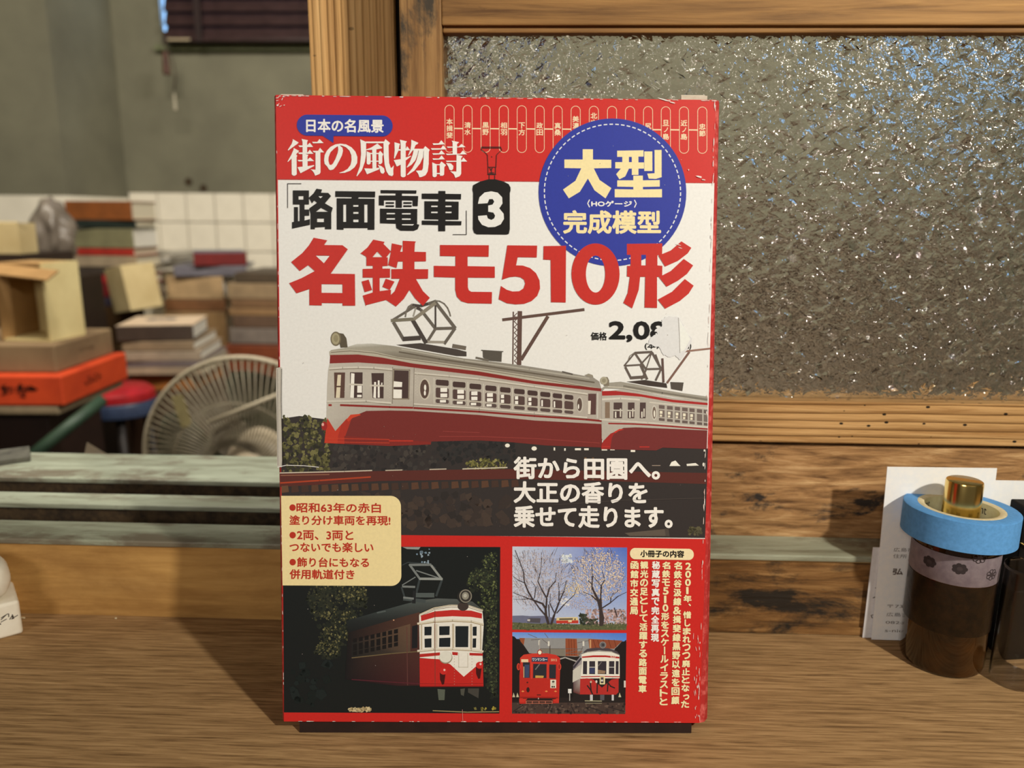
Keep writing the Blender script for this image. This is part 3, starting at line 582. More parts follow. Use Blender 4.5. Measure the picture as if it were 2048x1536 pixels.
f.poly(Q(P2, [(790, 1270), (855, 1275), (850, 1365), (800, 1365)]), P(92, 96, 80)); f.poly(Q(P2, [(1050, 1265), (1145, 1265), (1140, 1350), (1050, 1300)]), P(70, 66, 58)); f.poly(Q(P2, [(985, 1270), (1025, 1265), (1015, 1330), (990, 1320)]), P(80, 78, 66))
f.blobs(46, (698, 1417, 742, 1421), (2, 5), [P(196, 172, 120), P(170, 146, 100), P(212, 190, 140)], 16); f.line([(866, 1421), (935, 1424), (998, 1423)], 1.8, P(160, 140, 90)); f.blobs(9, (944, 1413, 994, 1420), (2, 4), [P(170, 150, 60), P(120, 110, 56)], 17)
f.build('night_tram_photo', INK, kit)

# ---- cherry blossom picture
def P3(x, y): return 1020+x/8.084, 1085+y/8.084
f = flat(3)
g = [(45, 65), (1000, 72), (1900, 82), (1895, 700), (1888, 1340), (1000, 1340), (42, 1330), (44, 650)]
f.poly(Q(P3, g), [P(204, 206, 210), P(180, 190, 208), P(84, 112, 184), P(136, 156, 202), P(186, 194, 208), P(190, 196, 208), P(200, 202, 208), P(206, 208, 212)])
f.blobs(40, (*P3(850, 200), *P3(1000, 330)), (1.5, 4), [P(226, 226, 222), P(214, 218, 222)], 20); f.blobs(30, (*P3(830, 900), *P3(980, 1020)), (1.5, 3.5), [P(232, 224, 210), P(220, 216, 214)], 21)
f.poly(Q(P3, [(44, 1185), (200, 1180), (330, 1190), (560, 1185), (760, 1230), (760, 1330), (42, 1330)]), P(112, 112, 130))
f.blobs(420, (*P3(1230, 1080), *P3(1885, 1330)), (1.2, 3.2), [P(196, 160, 152), P(176, 142, 132), P(206, 176, 164), P(120, 96, 84), P(150, 120, 108)], 22)
f.poly(Q(P3, [(42, 1290), (400, 1310), (1000, 1320), (1890, 1320), (1886, 1416), (40, 1410)]), P(94, 96, 62)); f.blobs(240, (*P3(48, 1300), *P3(1880, 1412)), (.8, 2.2), [P(80, 86, 54), P(110, 108, 70), P(72, 74, 50), P(126, 118, 84)], 23)
f.poly(Q(P3, [(290, 1235), (330, 1222), (500, 1225), (490, 1300), (280, 1290)]), P(84, 78, 80)); f.poly(Q(P3, [(285, 1240), (330, 1240), (325, 1275), (285, 1270)]), P(196, 186, 176))
# little tram in the field
f.poly(Q(P3, [(760, 1215), (1095, 1205), (1110, 1262), (750, 1270)]), P(226, 200, 140)); f.poly(Q(P3, [(752, 1262), (1110, 1258), (1110, 1308), (752, 1308)]), P(196, 62, 46)); f.poly(Q(P3, [(800, 1228), (1020, 1224), (1020, 1250), (800, 1254)]), P(92, 80, 64)); f.rect(*P3(945, 1256), *P3(1002, 1288), P(232, 206, 150)); f.rect(*P3(1045, 1228), *P3(1065, 1256), P(70, 60, 52))
f.blobs(50, (*P3(1130, 1160), *P3(1240, 1320)), (1.5, 4), [P(62, 68, 52), P(50, 56, 46), P(78, 82, 60)], 24); f.blobs(40, (*P3(1240, 1240), *P3(1420, 1330)), (1.5, 3.5), [P(78, 80, 62), P(62, 62, 50)], 25)
BK = P(66, 54, 50); BK2 = P(104, 86, 78)
twigs = random.Random(5)
def branch(pts, w0, w1, col=BK):
    pts = [Vector(P3(*p)) for p in pts]; n = len(pts)-1
    for i in range(n): f.line([pts[i], pts[i+1]], w0+(w1-w0)*i/max(1, n-1), col, up=False)
    f.up()
def spray(n, ell, seed, col):
    r = random.Random(seed); cx0, cy0, rx, ry = ell
    for i in range(n):
        a = r.random()*6.28; q = math.sqrt(r.random()); x = cx0+rx*q*math.cos(a); y = cy0+ry*q*math.sin(a)
        d = math.atan2(y-(cy0+ry*1.2), x-cx0)+r.uniform(-.5, .5); l = r.uniform(50, 150)
        x2, y2 = x+l*math.cos(d), y+l*math.sin(d)
        if 50 < x2 < 1890 and y2 > 75: f.line([P3(x, y), P3(x2, y2)], .55, col, up=False)
    f.up()
def petals(n, ell, seed, cols, r=(.5, 1.3)):
    cx0, cy0, rx, ry = ell; rn = random.Random(seed)
    f.blobs(n, (*P3(max(50, cx0-rx), max(82, cy0-ry)), *P3(min(1888, cx0+rx), cy0+ry)), r, cols, seed, lambda x, y: ((x-P3(cx0, 0)[0])/(rx/8.084))**2+((y-P3(0, cy0)[1])/(ry/8.084))**2 < rn.uniform(.45, 1.05))
spray(230, (460, 620, 560, 480), 30, BK2); spray(150, (1430, 560, 430, 420), 31, BK2)
petals(3600, (430, 600, 600, 520), 32, [P(206, 190, 182), P(190, 172, 166), P(216, 200, 186), P(176, 160, 156)])
petals(2600, (1430, 520, 460, 450), 33, [P(226, 202, 172), P(214, 188, 164), P(232, 214, 190), P(196, 170, 152)], (.6, 1.7))
petals(260, (1020, 760, 150, 130), 34, [P(230, 206, 160), P(222, 198, 160)], (.6, 1.5)); petals(300, (1750, 620, 160, 260), 35, [P(206, 186, 180), P(196, 176, 170)]); petals(420, (1200, 980, 320, 120), 36, [P(196, 180, 176), P(206, 190, 182)])
branch([(630, 1320), (590, 1180), (580, 1060), (530, 985), (380, 930), (300, 790), (240, 640), (225, 470), (180, 350), (90, 120)], 4.6, 1); branch([(600, 1200), (480, 1060), (395, 940), (220, 870), (55, 805)], 2.8, .8); branch([(590, 1060), (600, 900), (520, 760), (455, 620), (500, 480), (520, 250)], 3, .7); branch([(605, 880), (640, 740), (740, 620), (755, 480)], 2.6, .8)
branch([(670, 1320), (720, 1170), (800, 960), (880, 780), (920, 610)], 4, .9); branch([(760, 1140), (880, 1000), (1040, 850), (1090, 720)], 2, .7); branch([(720, 1130), (650, 980), (660, 820)], 1.6, .7); branch([(795, 940), (800, 780), (790, 640)], 1.8, .7); branch([(640, 1200), (630, 1000)], 1.8, 1); branch([(240, 650), (130, 600), (55, 540)], 1.4, .7); branch([(400, 900), (425, 720), (350, 620)], 1.4, .6); branch([(395, 905), (200, 915), (60, 912)], 1.2, .5)
branch([(1480, 1345), (1475, 1100), (1440, 950), (1370, 810), (1330, 720), (1340, 540), (1330, 350)], 7, 1); branch([(1480, 1150), (1470, 900), (1480, 700), (1350, 540)], 4, 1); branch([(1440, 960), (1320, 850), (1180, 790)], 2.4, .8); branch([(1490, 1060), (1630, 970), (1760, 860), (1890, 800)], 2.4, 1); branch([(1630, 970), (1640, 880), (1760, 770)], 1.4, .6); branch([(1480, 700), (1540, 600), (1500, 470)], 1.6, .7); branch([(1500, 1320), (1515, 1200), (1490, 1100)], 3.4, 2); branch([(1330, 680), (1270, 610)], 1.4, .7); branch([(1690, 1050), (1740, 1200)], 1.6, 1.2)
petals(160, (1480, 420, 330, 300), 37, [P(232, 212, 182), P(220, 196, 168)], (.5, 1.3)); petals(120, (420, 450, 460, 330), 38, [P(212, 198, 190), P(198, 180, 172)], (.5, 1.1))
f.build('blossom_photo', INK, kit)

# ---- depot picture
def P4(x, y): return 1016+x/8.192, 1255+y/8.192
f = flat(3)
f.poly(Q(P4, [(75, 78), (1945, 92), (1922, 1418), (66, 1412)]), P(40, 34, 32))
f.poly(Q(P4, [(75, 78), (1945, 92), (1944, 230), (75, 185)]), [P(110, 150, 210), P(78, 122, 196), P(96, 140, 206), P(140, 170, 214)])
f.poly(Q(P4, [(180, 170), (1300, 178), (1880, 215), (1700, 420), (1100, 480), (350, 420)]), P(150, 146, 138))
for q, c in (([(190, 172), (280, 175), (260, 290), (210, 230)], P(156, 84, 50)), ([(945, 180), (1130, 188), (1145, 470), (945, 465)], P(152, 80, 50)), ([(1320, 188), (1880, 215), (1740, 350), (1335, 340)], P(146, 76, 50)), ([(520, 340), (940, 345), (940, 470), (860, 470), (700, 440), (520, 400)], P(132, 122, 104)), ([(1145, 390), (1230, 380), (1150, 480), (1145, 470)], P(150, 110, 84))): f.poly(Q(P4, q), c)
for x in (1000, 1040, 1085): f.line(Q(P4, [(x, 190), (x+8, 460)]), 1.2, P(116, 56, 36))
for x in (1400, 1470, 1560, 1650, 1740): f.line(Q(P4, [(x, 200), (x+40, 330)]), 1.2, P(110, 54, 36))
f.poly(Q(P4, [(75, 140), (110, 150), (350, 420), (350, 1200), (70, 1200)]), P(34, 28, 27)); f.poly(Q(P4, [(1942, 200), (1750, 350), (1820, 430), (1840, 1180), (1925, 1180)]), P(34, 28, 27))
f.poly(Q(P4, [(850, 520), (940, 492), (1120, 560), (1070, 1150), (850, 1150)]), P(30, 27, 26)); f.line(Q(P4, [(855, 515), (940, 492), (1120, 555)]), 2.6, P(172, 164, 150))
for a, b in (((330, 105), (480, 170)), ((600, 90), (660, 170)), ((950, 420), (1150, 360)), ((520, 345), (1230, 350)), ((950, 425), (1220, 425)), ((380, 205), (520, 195)), ((560, 190), (700, 300)), ((1160, 470), (1260, 240)), ((1140, 250), (1320, 215))): f.line(Q(P4, [a, b]), 1.1, P(110, 100, 92))
for x, y in ((515, 250), (670, 265), (1240, 265)): f.rect(*P4(x-14, y-40), *P4(x+14, y+40), P(226, 218, 196))
f.rect(*P4(1340, 200), *P4(1366, 335), P(206, 150, 100)); f.line(Q(P4, [(520, 220), (520, 400)]), 2, P(170, 160, 146)); f.line(Q(P4, [(690, 300), (690, 430)]), 1.6, P(80, 64, 58))
f.poly(Q(P4, [(66, 1230), (1925, 1230), (1922, 1418), (66, 1412)]), P(74, 58, 50)); f.blobs(150, (*P4(70, 1250), *P4(1915, 1410)), (1, 4), [P(92, 74, 62), P(60, 48, 44), P(104, 84, 70), P(44, 36, 34)], 40)
for a, b in (((250, 1270), (80, 1380)), ((700, 1290), (630, 1412)), ((1320, 1300), (1640, 1412)), ((1640, 1300), (1915, 1380)), ((1040, 1290), (1100, 1410))): f.line(Q(P4, [a, b]), 2, P(50, 40, 38))
# red tram
RT = P(206, 54, 40)
f.poly(Q(P4, [(200, 500), (260, 445), (400, 425), (640, 422), (790, 450), (855, 500), (858, 640), (835, 1240), (190, 1250), (190, 780), (205, 640)]), [P(214, 64, 46)]*3+[P(206, 52, 40)]*3+[P(196, 46, 36)]*2+[P(190, 44, 34)]*2+[RT])
f.poly(Q(P4, [(215, 1140), (810, 1150), (740, 1200), (735, 1255), (290, 1250), (300, 1200)]), P(44, 32, 30)); f.line(Q(P4, [(200, 1145), (820, 1148)]), 2.6, P(160, 34, 28))
for y in (1205, 1240): f.line(Q(P4, [(290, y), (735, y)]), 1.3, P(190, 110, 84))
for x in (300, 400, 510, 615, 725): f.line(Q(P4, [(x, 1205), (x, 1250)]), 1.3, P(190, 110, 84))
f.poly(Q(P4, [(185, 1165), (320, 1165), (260, 1225), (185, 1225)]), RT); f.poly(Q(P4, [(720, 1180), (835, 1165), (832, 1225), (790, 1222)]), RT)
for q in ([(245, 570), (362, 570), (358, 825), (255, 825)], [(415, 595), (635, 600), (630, 828), (412, 828)], [(680, 605), (790, 608), (785, 838), (678, 832)]): f.poly(Q(P4, q), P(46, 46, 50))
f.poly(Q(P4, [(275, 610), (350, 610), (345, 820), (280, 820)]), P(64, 74, 100)); f.line(Q(P4, [(450, 690), (520, 600)]), 2, P(120, 116, 110)); f.poly(Q(P4, [(450, 785), (590, 790), (580, 826), (450, 826)]), P(206, 160, 76)); f.line(Q(P4, [(262, 640), (262, 820)]), 1.6, P(220, 180, 130))
for x in (390, 656): f.line(Q(P4, [(x, 570), (x, 840)]), 3, P(214, 66, 48))
f.rect(*P4(390, 486), *P4(655, 562), P(60, 62, 84)); f.text('ワンマンカー', *P4(402, 500), *P4(645, 548), P(224, 222, 220), .25); f.text('5012', *P4(705, 512), *P4(805, 552), P(226, 170, 130), .2)
f.rect(*P4(220, 520), *P4(335, 568), P(240, 208, 160)); f.ell(*P4(524, 408), 5, 5.6, P(166, 40, 32)); f.ell(*P4(524, 408), 3.6, 4, P(250, 236, 196))
for x in (175, 845): f.ell(*P4(x, 642), 3.6, 7, P(214, 70, 50)); f.ell(*P4(x+(4 if x < 400 else -2), 642), 2, 5, P(160, 40, 32))
f.rect(*P4(696, 855), *P4(790, 992), P(236, 226, 196)); f.text('8', *P4(722, 870), *P4(765, 905), BLACK, .3); f.rect(*P4(714, 955), *P4(740, 984), P(60, 52, 46)); f.rect(*P4(746, 955), *P4(770, 984), P(60, 52, 46)); f.line(Q(P4, [(715, 925), (770, 925)]), .8, P(120, 110, 100))
for x in (245, 630, 780): f.poly(Q(P4, [(x-25, 1045), (x, 1030), (x+25, 1045), (x, 1058)]), P(240, 150, 80))
f.ell(*P4(330, 1020), 3.2, 5.2, P(60, 30, 28)); f.ell(*P4(320, 900), 2, 1.8, P(90, 30, 28), 8); f.line(Q(P4, [(475, 1104), (540, 1104)]), 2, P(90, 30, 26)); f.line(Q(P4, [(500, 1150), (500, 1175)]), 1.5, P(200, 190, 170))
# white and red tram
f.poly(Q(P4, [(1070, 620), (1210, 440), (1230, 820), (1180, 1100), (1070, 1060)]), [P(120, 108, 110), P(160, 150, 146), P(190, 176, 160), P(110, 50, 44), P(90, 50, 46)])
f.poly(Q(P4, [(1065, 700), (1200, 600), (1195, 830), (1060, 900)]), P(206, 198, 176)); f.line(Q(P4, [(1075, 660), (1205, 500)]), 4, P(60, 56, 62))
f.poly(Q(P4, [(1240, 400), (1300, 350), (1450, 330), (1650, 340), (1790, 390), (1830, 440), (1500, 370), (1250, 420)]), P(78, 68, 70))
f.poly(Q(P4, [(1205, 440), (1300, 395), (1480, 378), (1700, 390), (1830, 450), (1832, 830), (1190, 835), (1215, 560)]), P(240, 230, 206)); f.line(Q(P4, [(1215, 432), (1300, 402), (1480, 386), (1700, 398), (1828, 448)]), 1.4, P(150, 140, 124))
f.poly(Q(P4, [(1215, 475), (1400, 455), (1600, 455), (1828, 480), (1828, 508), (1600, 486), (1400, 486), (1215, 498)]), P(184, 46, 42)); f.text('523', *P4(1680, 462), *P4(1765, 496), P(236, 196, 170), .15)
for a, b in ((1232, 1298), (1335, 1430), (1475, 1615), (1658, 1745), (1768, 1815)): f.poly(Q(P4, [(a, 550), (b, 550), (b-2, 765), (a-3, 762)]), P(56, 50, 54))
for a, b in ((1330, 1432), (1655, 1748)): f.line(Q(P4, [(a, 650), (b, 650)]), 1.3, P(206, 200, 186))
f.poly(Q(P4, [(1338, 660), (1425, 660), (1420, 750), (1335, 750)]), P(60, 66, 96)); f.line(Q(P4, [(1480, 630), (1535, 565)]), 1.6, P(120, 112, 104)); f.poly(Q(P4, [(1475, 690), (1600, 710), (1590, 755), (1480, 755)]), P(150, 120, 90))
f.line(Q(P4, [(1200, 806), (1500, 800), (1830, 806)]), 2, P(184, 50, 44))
f.poly(Q(P4, [(1185, 840), (1300, 830), (1400, 850), (1540, 985), (1700, 850), (1815, 830), (1812, 1060), (1770, 1100), (1180, 1095)]), P(186, 48, 42)); f.rect(*P4(1505, 800), *P4(1590, 930), P(240, 222, 160)); f.rect(*P4(1520, 815), *P4(1568, 912), P(80, 72, 70)); f.ell(*P4(1542, 868), 2.4, 2, P(230, 220, 200), 8)
for q in ([(1300, 950), (1360, 1030), (1400, 1130)], [(1350, 890), (1365, 1060)], [(1465, 900), (1460, 1080)], [(1620, 870), (1680, 960), (1750, 990)], [(1640, 900), (1630, 1050)]): f.line(Q(P4, q), 2.6, P(44, 34, 34))
f.ell(*P4(1450, 885), 2, 3, P(226, 210, 190), 8); f.ell(*P4(1360, 890), 2, 2.4, P(210, 180, 150), 8)
f.ell(*P4(1555, 285), 6.8, 6.8, P(140, 132, 124)); f.ell(*P4(1555, 285), 5, 5, P(96, 92, 90)); f.ell(*P4(1560, 285), 2.4, 2.6, P(60, 58, 60))
for a, b in ((1345, 1390), (1700, 1735)): f.rect(*P4(a, 1100), *P4(b, 1195), P(206, 200, 192))
f.rect(*P4(1510, 1100), *P4(1580, 1190), P(90, 86, 88)); f.line(Q(P4, [(1260, 1200), (1540, 1205)]), 1.6, P(180, 170, 130)); f.line(Q(P4, [(1265, 1240), (1540, 1240)]), 1.2, P(150, 140, 110)); f.rect(*P4(985, 1005), *P4(1042, 1075), P(236, 230, 216)); f.line(Q(P4, [(1012, 1075), (1012, 1200)]), 1.6, P(190, 184, 170))
for x in (98, 160, 1835): f.poly(Q(P4, [(x-25, 1140), (x-5, 1065), (x+22, 1140)]), P(200, 190, 150))
f.rect(*P4(1900, 870), *P4(1930, 980), P(220, 210, 190))
f.build('depot_photo', INK, kit)

# ---- red banner with route map and bubble
f = flat(1); f.poly([(554.4, 190.5), (1433.6, 200.3), (1430, 367), (557, 360)], RED); f.build('red_banner', INK, kit)
def D(x, y): return 860+x/3.413, 170+y/3.413
def E_(x, y): return 540+x/4.452, 170+y/4.452
def pill(f, x0, y0, x1, y1, r, col, drop=0, n=10):
    pts = []
    for cx0, cy0, a in ((x1-r, y0+r, -90), (x1-r, y1-r, 0), (x0+r, y1-r, 90), (x0+r, y0+r, 180)):
        for i in range(n+1):
            t = math.radians(a+90*i/n); pts.append((cx0+r*math.cos(t), cy0+r*math.sin(t)))
    return [(x, y+drop*(x-x0)/max(1, x1-x0)) for x, y in pts]
f = flat(3); RC = P(244, 216, 168)
names = ['本揖斐', '清水', '黒野', '相羽', '下方', '政田', '真桑', '美濃北方', '北方千歳町', '', '', '尻毛', '旦ノ島', '近ノ島', '忠節']
xs = [142, 265, 388, 512, 635, 757, 880, 1003, 1127, 1251, 1374, 1497, 1618, 1742, 1867]
for i, (x, nm) in enumerate(zip(xs, names)):
    t = i/14; a, b = D(x-33, 138+12*t)[0], D(x+33, 0)[0]; y0, y1 = D(0, 137+12*t)[1], D(0, 461+8*t)[1]
    o = pill(f, a, y0, b, y1, (b-a)/2, RC); q = 1.0; inn = pill(f, a+q, y0+q, b-q, y1-q, (b-a)/2-q, RC)
    f.poly(o, RC, [inn], up=False)
    if i < 14:
        yy = D(0, 297+11*t)[1]; f.line([(b, yy), (D(xs[i+1]-33, 0)[0], yy+.2)], 2.4, RC, up=False)
    if nm:
        c = D(x, 0)[0]; yc = D(0, 297+11*t)[1]; hh = 13.6*len(nm)/2
        f.vtext(nm, c, yc-hh, yc+hh, 13, RC, .32)
f.up(); f.build('route_map', INK, kit)
f = flat(4)
o = pill(f, 596.5, 229.5, 788, 271.5, 21, BLUE, 2.0); f.poly(o, BLUE); f.poly([(645, 270), (670, 271), (669.5, 286)], BLUE)
b = f.build('speech_bubble', INK, kit)
f = flat(5); f.text('日本の名風景', 615, 238, 770, 265, P(246, 240, 226), .75, 1.2); f.build('bubble_lettering', INK, b)
# brush-serif title, stroke by stroke
def SA(x, y): return 570+x/10.24, 260+y/10.24
def SB(x, y): return 750+x/10.24, 260+y/10.24
f = flat(6); TW = P(248, 240, 222)
for T, q in ((SA, [(185, 190), (310, 262), (280, 290), (95, 425), (85, 415), (165, 290), (190, 215)]), (SA, [(205, 372), (320, 435), (270, 485), (255, 505), (282, 535), (265, 560), (268, 910), (235, 940), (195, 940), (165, 910), (163, 590), (85, 660), (80, 650), (160, 510), (205, 400)]),
             (SA, [(368, 188), (500, 215), (482, 250), (482, 490), (388, 490), (388, 250)]), (SA, [(300, 322), (480, 322), (535, 265), (605, 352), (480, 355), (330, 355)]), (SA, [(290, 465), (490, 465), (535, 408), (612, 492), (320, 497)]), (SA, [(385, 480), (480, 505), (508, 520), (490, 545), (490, 755), (388, 775)]), (SA, [(283, 618), (480, 618), (540, 567), (625, 640), (310, 648)]), (SA, [(283, 765), (490, 745), (625, 722), (625, 742), (345, 890)]), (SA, [(582, 248), (690, 248), (735, 190), (818, 272), (605, 278)]), (SA, [(595, 432), (705, 432), (745, 370), (828, 462), (620, 465)]), (SA, [(652, 450), (752, 450), (755, 870), (735, 905), (645, 940), (620, 880), (585, 835), (548, 810), (652, 818)]),
             (SA, [(1568, 195), (1690, 250), (1688, 500), (1665, 650), (1600, 830), (1500, 955), (1490, 945), (1560, 750), (1585, 500), (1578, 300)]), (SA, [(1680, 241), (2060, 241), (2060, 275), (1680, 275)]), (SB, [(240, 192), (335, 270), (305, 320), (308, 520), (315, 680), (350, 780), (370, 775), (410, 730), (400, 830), (402, 920), (375, 950), (310, 930), (260, 850), (225, 720), (205, 520), (200, 270)]), (SA, [(1920, 283), (2018, 365), (2010, 382), (1900, 402), (1690, 418), (1685, 405), (1790, 365), (1860, 320)]), (SA, [(1812, 395), (1898, 395), (1898, 795), (1818, 800)]), (SA, [(1700, 440), (1780, 475), (1780, 690), (1750, 712), (1715, 708), (1700, 690)]), (SA, [(1775, 475), (1945, 475), (1945, 498), (1775, 498)]), (SA, [(1775, 635), (1945, 635), (1945, 655), (1775, 655)]), (SA, [(1975, 430), (2040, 500), (2020, 545), (2020, 670), (1985, 705), (1945, 700), (1940, 480)]), (SA, [(1650, 790), (1820, 795), (1960, 775), (1955, 810), (1705, 912)]), (SA, [(1925, 715), (2000, 745), (2055, 790), (2068, 860), (2040, 900), (1995, 890), (1975, 850), (1965, 790)]),
             (SB, [(425, 255), (545, 290), (530, 310), (505, 430), (430, 590), (415, 585), (430, 420)]), (SB, [(538, 205), (680, 238), (655, 275), (655, 945), (630, 970), (580, 972), (552, 945), (552, 280)]), (SB, [(500, 398), (650, 398), (685, 338), (745, 415), (660, 425), (500, 428)]), (SB, [(412, 622), (560, 600), (760, 532), (765, 545), (655, 630), (560, 710), (490, 745), (470, 750)]), (SB, [(770, 205), (915, 268), (895, 295), (860, 310), (830, 380), (720, 525), (700, 530), (755, 400), (770, 280)]), (SB, [(1055, 335), (1148, 412), (1128, 450), (1125, 700), (1105, 850), (1060, 930), (985, 965), (935, 972), (910, 900), (862, 838), (985, 832), (1005, 790), (1020, 620), (1025, 430), (800, 418), (820, 388), (1015, 390)]), (SB, [(820, 395), (915, 410), (900, 500), (850, 630), (770, 720), (680, 775), (675, 765), (740, 660), (800, 500)]), (SB, [(925, 410), (1020, 410), (1010, 560), (950, 690), (830, 840), (690, 930), (680, 920), (790, 790), (870, 640), (905, 520)]),
             (SB, [(1205, 278), (1330, 278), (1385, 215), (1455, 298), (1225, 312)]), (SB, [(1170, 380), (1375, 380), (1420, 318), (1495, 402), (1190, 410)]), (SB, [(1200, 482), (1335, 482), (1385, 420), (1460, 500), (1220, 512)]), (SB, [(1200, 588), (1335, 588), (1390, 525), (1455, 605), (1220, 615)]), (SB, [(1198, 668), (1290, 708), (1290, 945), (1265, 968), (1230, 970), (1205, 950)]), (SB, [(1285, 705), (1360, 705), (1360, 725), (1285, 725)]), (SB, [(1285, 885), (1360, 885), (1360, 908), (1285, 908)]), (SB, [(1385, 650), (1478, 722), (1445, 765), (1440, 920), (1410, 942), (1355, 940), (1350, 700)]), (SB, [(1595, 222), (1750, 255), (1705, 295), (1705, 500), (1615, 500), (1615, 260)]), (SB, [(1490, 345), (1740, 345), (1795, 290), (1880, 355), (1520, 370)]), (SB, [(1475, 490), (1770, 490), (1825, 425), (1908, 502), (1500, 517)]), (SB, [(1695, 510), (1820, 540), (1790, 580), (1790, 900), (1760, 950), (1670, 985), (1640, 910), (1565, 850), (1690, 855)]), (SB, [(1475, 635), (1790, 635), (1835, 570), (1912, 650), (1500, 660)]), (SB, [(1480, 680), (1580, 690), (1630, 740), (1625, 800), (1595, 832), (1550, 820), (1530, 760)])):
    f.poly(Q(T, q), TW)
f.poly(Q(SA, [(1140, 880), (1230, 850), (1310, 800), (1370, 720), (1390, 620), (1385, 520), (1350, 430), (1280, 360), (1200, 325), (1150, 318), (1165, 335), (1205, 370), (1215, 430), (1195, 520), (1130, 650), (1080, 740), (1020, 810), (960, 828), (930, 815), (890, 750), (840, 700), (828, 620), (840, 520), (885, 430), (960, 350), (1060, 300), (1160, 285), (1280, 300), (1390, 360), (1470, 450), (1510, 560), (1505, 680), (1450, 770), (1360, 840), (1250, 880), (1145, 888)]), TW, [Q(SA, [(1110, 335), (1040, 380), (960, 460), (920, 560), (918, 640), (940, 715), (975, 722), (1010, 690), (1060, 600), (1105, 480), (1120, 400)])])
f.build('brush_title_lettering', INK, kit)

# ---- round badge
f = flat(4); bx, by, br = 1227, 385, 147.6
f.ell(bx, by, br, br*1.0, BLUE, 72)
for i in range(74):
    a0 = 2*math.pi*i/74; a1 = a0+2*math.pi/74*.62; R1, R2 = 137.2, 135.0
    f.tris([(bx+R1*math.cos(a0), by+R1*math.sin(a0)), (bx+R1*math.cos(a1), by+R1*math.sin(a1)), (bx+R2*math.cos(a1), by+R2*math.sin(a1)), (bx+R2*math.cos(a0), by+R2*math.sin(a0))], [(0, 1, 2), (0, 2, 3)], P(232, 228, 222))
f.up(); badge = f.build('round_badge', INK, kit)
f = flat(6)
f.poly(Q(D, [(1050, 440), (1120, 440), (1120, 510), (1245, 512), (1245, 568), (1125, 570), (1165, 650), (1245, 705), (1205, 775), (1130, 720), (1085, 640), (1030, 730), (955, 775), (915, 715), (1000, 655), (1040, 570), (925, 568), (925, 510), (1050, 510)]), CREAM)
f.poly(Q(D, [(1285, 450), (1465, 447), (1465, 490), (1430, 490), (1430, 530), (1468, 530), (1468, 572), (1430, 572), (1430, 615), (1385, 615), (1385, 572), (1365, 572), (1340, 625), (1300, 645), (1278, 610), (1310, 572), (1272, 570), (1272, 528), (1320, 528), (1320, 492), (1285, 492)]), CREAM, [Q(D, [(1365, 492), (1385, 492), (1385, 528), (1365, 528)])])
for q in ([(1470, 455), (1525, 455), (1525, 588), (1470, 588)], [(1540, 445), (1588, 445), (1588, 630), (1550, 642), (1500, 640), (1490, 606), (1540, 604)], [(1395, 620), (1460, 620), (1460, 652), (1575, 650), (1575, 695), (1460, 697), (1460, 714), (1590, 712), (1590, 768), (1268, 768), (1268, 712), (1395, 714), (1395, 697), (1285, 695), (1285, 652), (1395, 652)]): f.poly(Q(D, q), CREAM)
f.text('完成模型', 1128, 420.5, 1324, 468, CREAM, 1.55, .6, 12)
f.text('HOゲージ', 1184.5, 401.5, 1266, 413.5, P(244, 238, 226), .5, .5)
f.line([(1181, 400), (1177.5, 407), (1181, 414.5)], 1.9, P(244, 238, 226)); f.line([(1271, 400.5), (1274.5, 407.5), (1271, 415)], 1.9, P(244, 238, 226))
f.build('badge_lettering', INK, badge)

# ---- black heading with the numbered tram
f = flat(6)
def KP(q, holes=()): f.poly(Q(E_, q), BLACK, [Q(E_, h) for h in holes])
KP([(215, 940), (358, 940), (358, 1065), (215, 1065)], [[(265, 990), (310, 990), (310, 1022), (265, 1022)]])
KP([(225, 1088), (260, 1088), (260, 1225), (225, 1230)]); KP([(275, 1065), (318, 1065), (318, 1110), (360, 1110), (360, 1165), (318, 1165), (318, 1208), (366, 1195), (366, 1246), (207, 1280), (207, 1222), (275, 1212)])
KP([(425, 925), (475, 932), (465, 960), (530, 962), (555, 990), (500, 1055), (570, 1095), (556, 1140), (556, 1285), (500, 1285), (500, 1265), (410, 1270), (410, 1285), (372, 1285), (372, 1150), (360, 1100), (430, 1050), (405, 1030), (385, 1055), (357, 1005), (400, 965)], [[(440, 990), (485, 990), (460, 1010)], [(420, 1130), (465, 1095), (530, 1130)], [(430, 1190), (492, 1190), (492, 1222), (430, 1222)]])
KP([(593, 946), (948, 950), (945, 1002), (800, 1000), (797, 1013), (942, 1014), (940, 1290), (880, 1290), (880, 1275), (665, 1275), (665, 1290), (605, 1288), (605, 1010), (738, 1011), (740, 999), (592, 997)], [[(663, 1065), (690, 1065), (690, 1220), (663, 1220)], [(850, 1065), (880, 1065), (880, 1225), (850, 1225)], [(752, 1068), (800, 1068), (800, 1085), (752, 1085)], [(752, 1130), (800, 1130), (800, 1148), (752, 1148)], [(752, 1198), (800, 1198), (800, 1222), (752, 1222)]])
KP([(995, 937), (1315, 940), (1313, 968), (1185, 967), (1185, 988), (1330, 990), (1325, 1080), (1280, 1080), (1280, 1030), (1185, 1028), (1185, 1094), (1130, 1094), (1130, 1028), (1025, 1028), (1025, 1075), (980, 1072), (980, 985), (1130, 985), (1130, 966), (997, 965)])
for x0, x1 in ((1040, 1115), (1198, 1272)):
    for y in (1044, 1072): KP([(x0, y), (x1, y), (x1, y+15), (x0, y+15)])
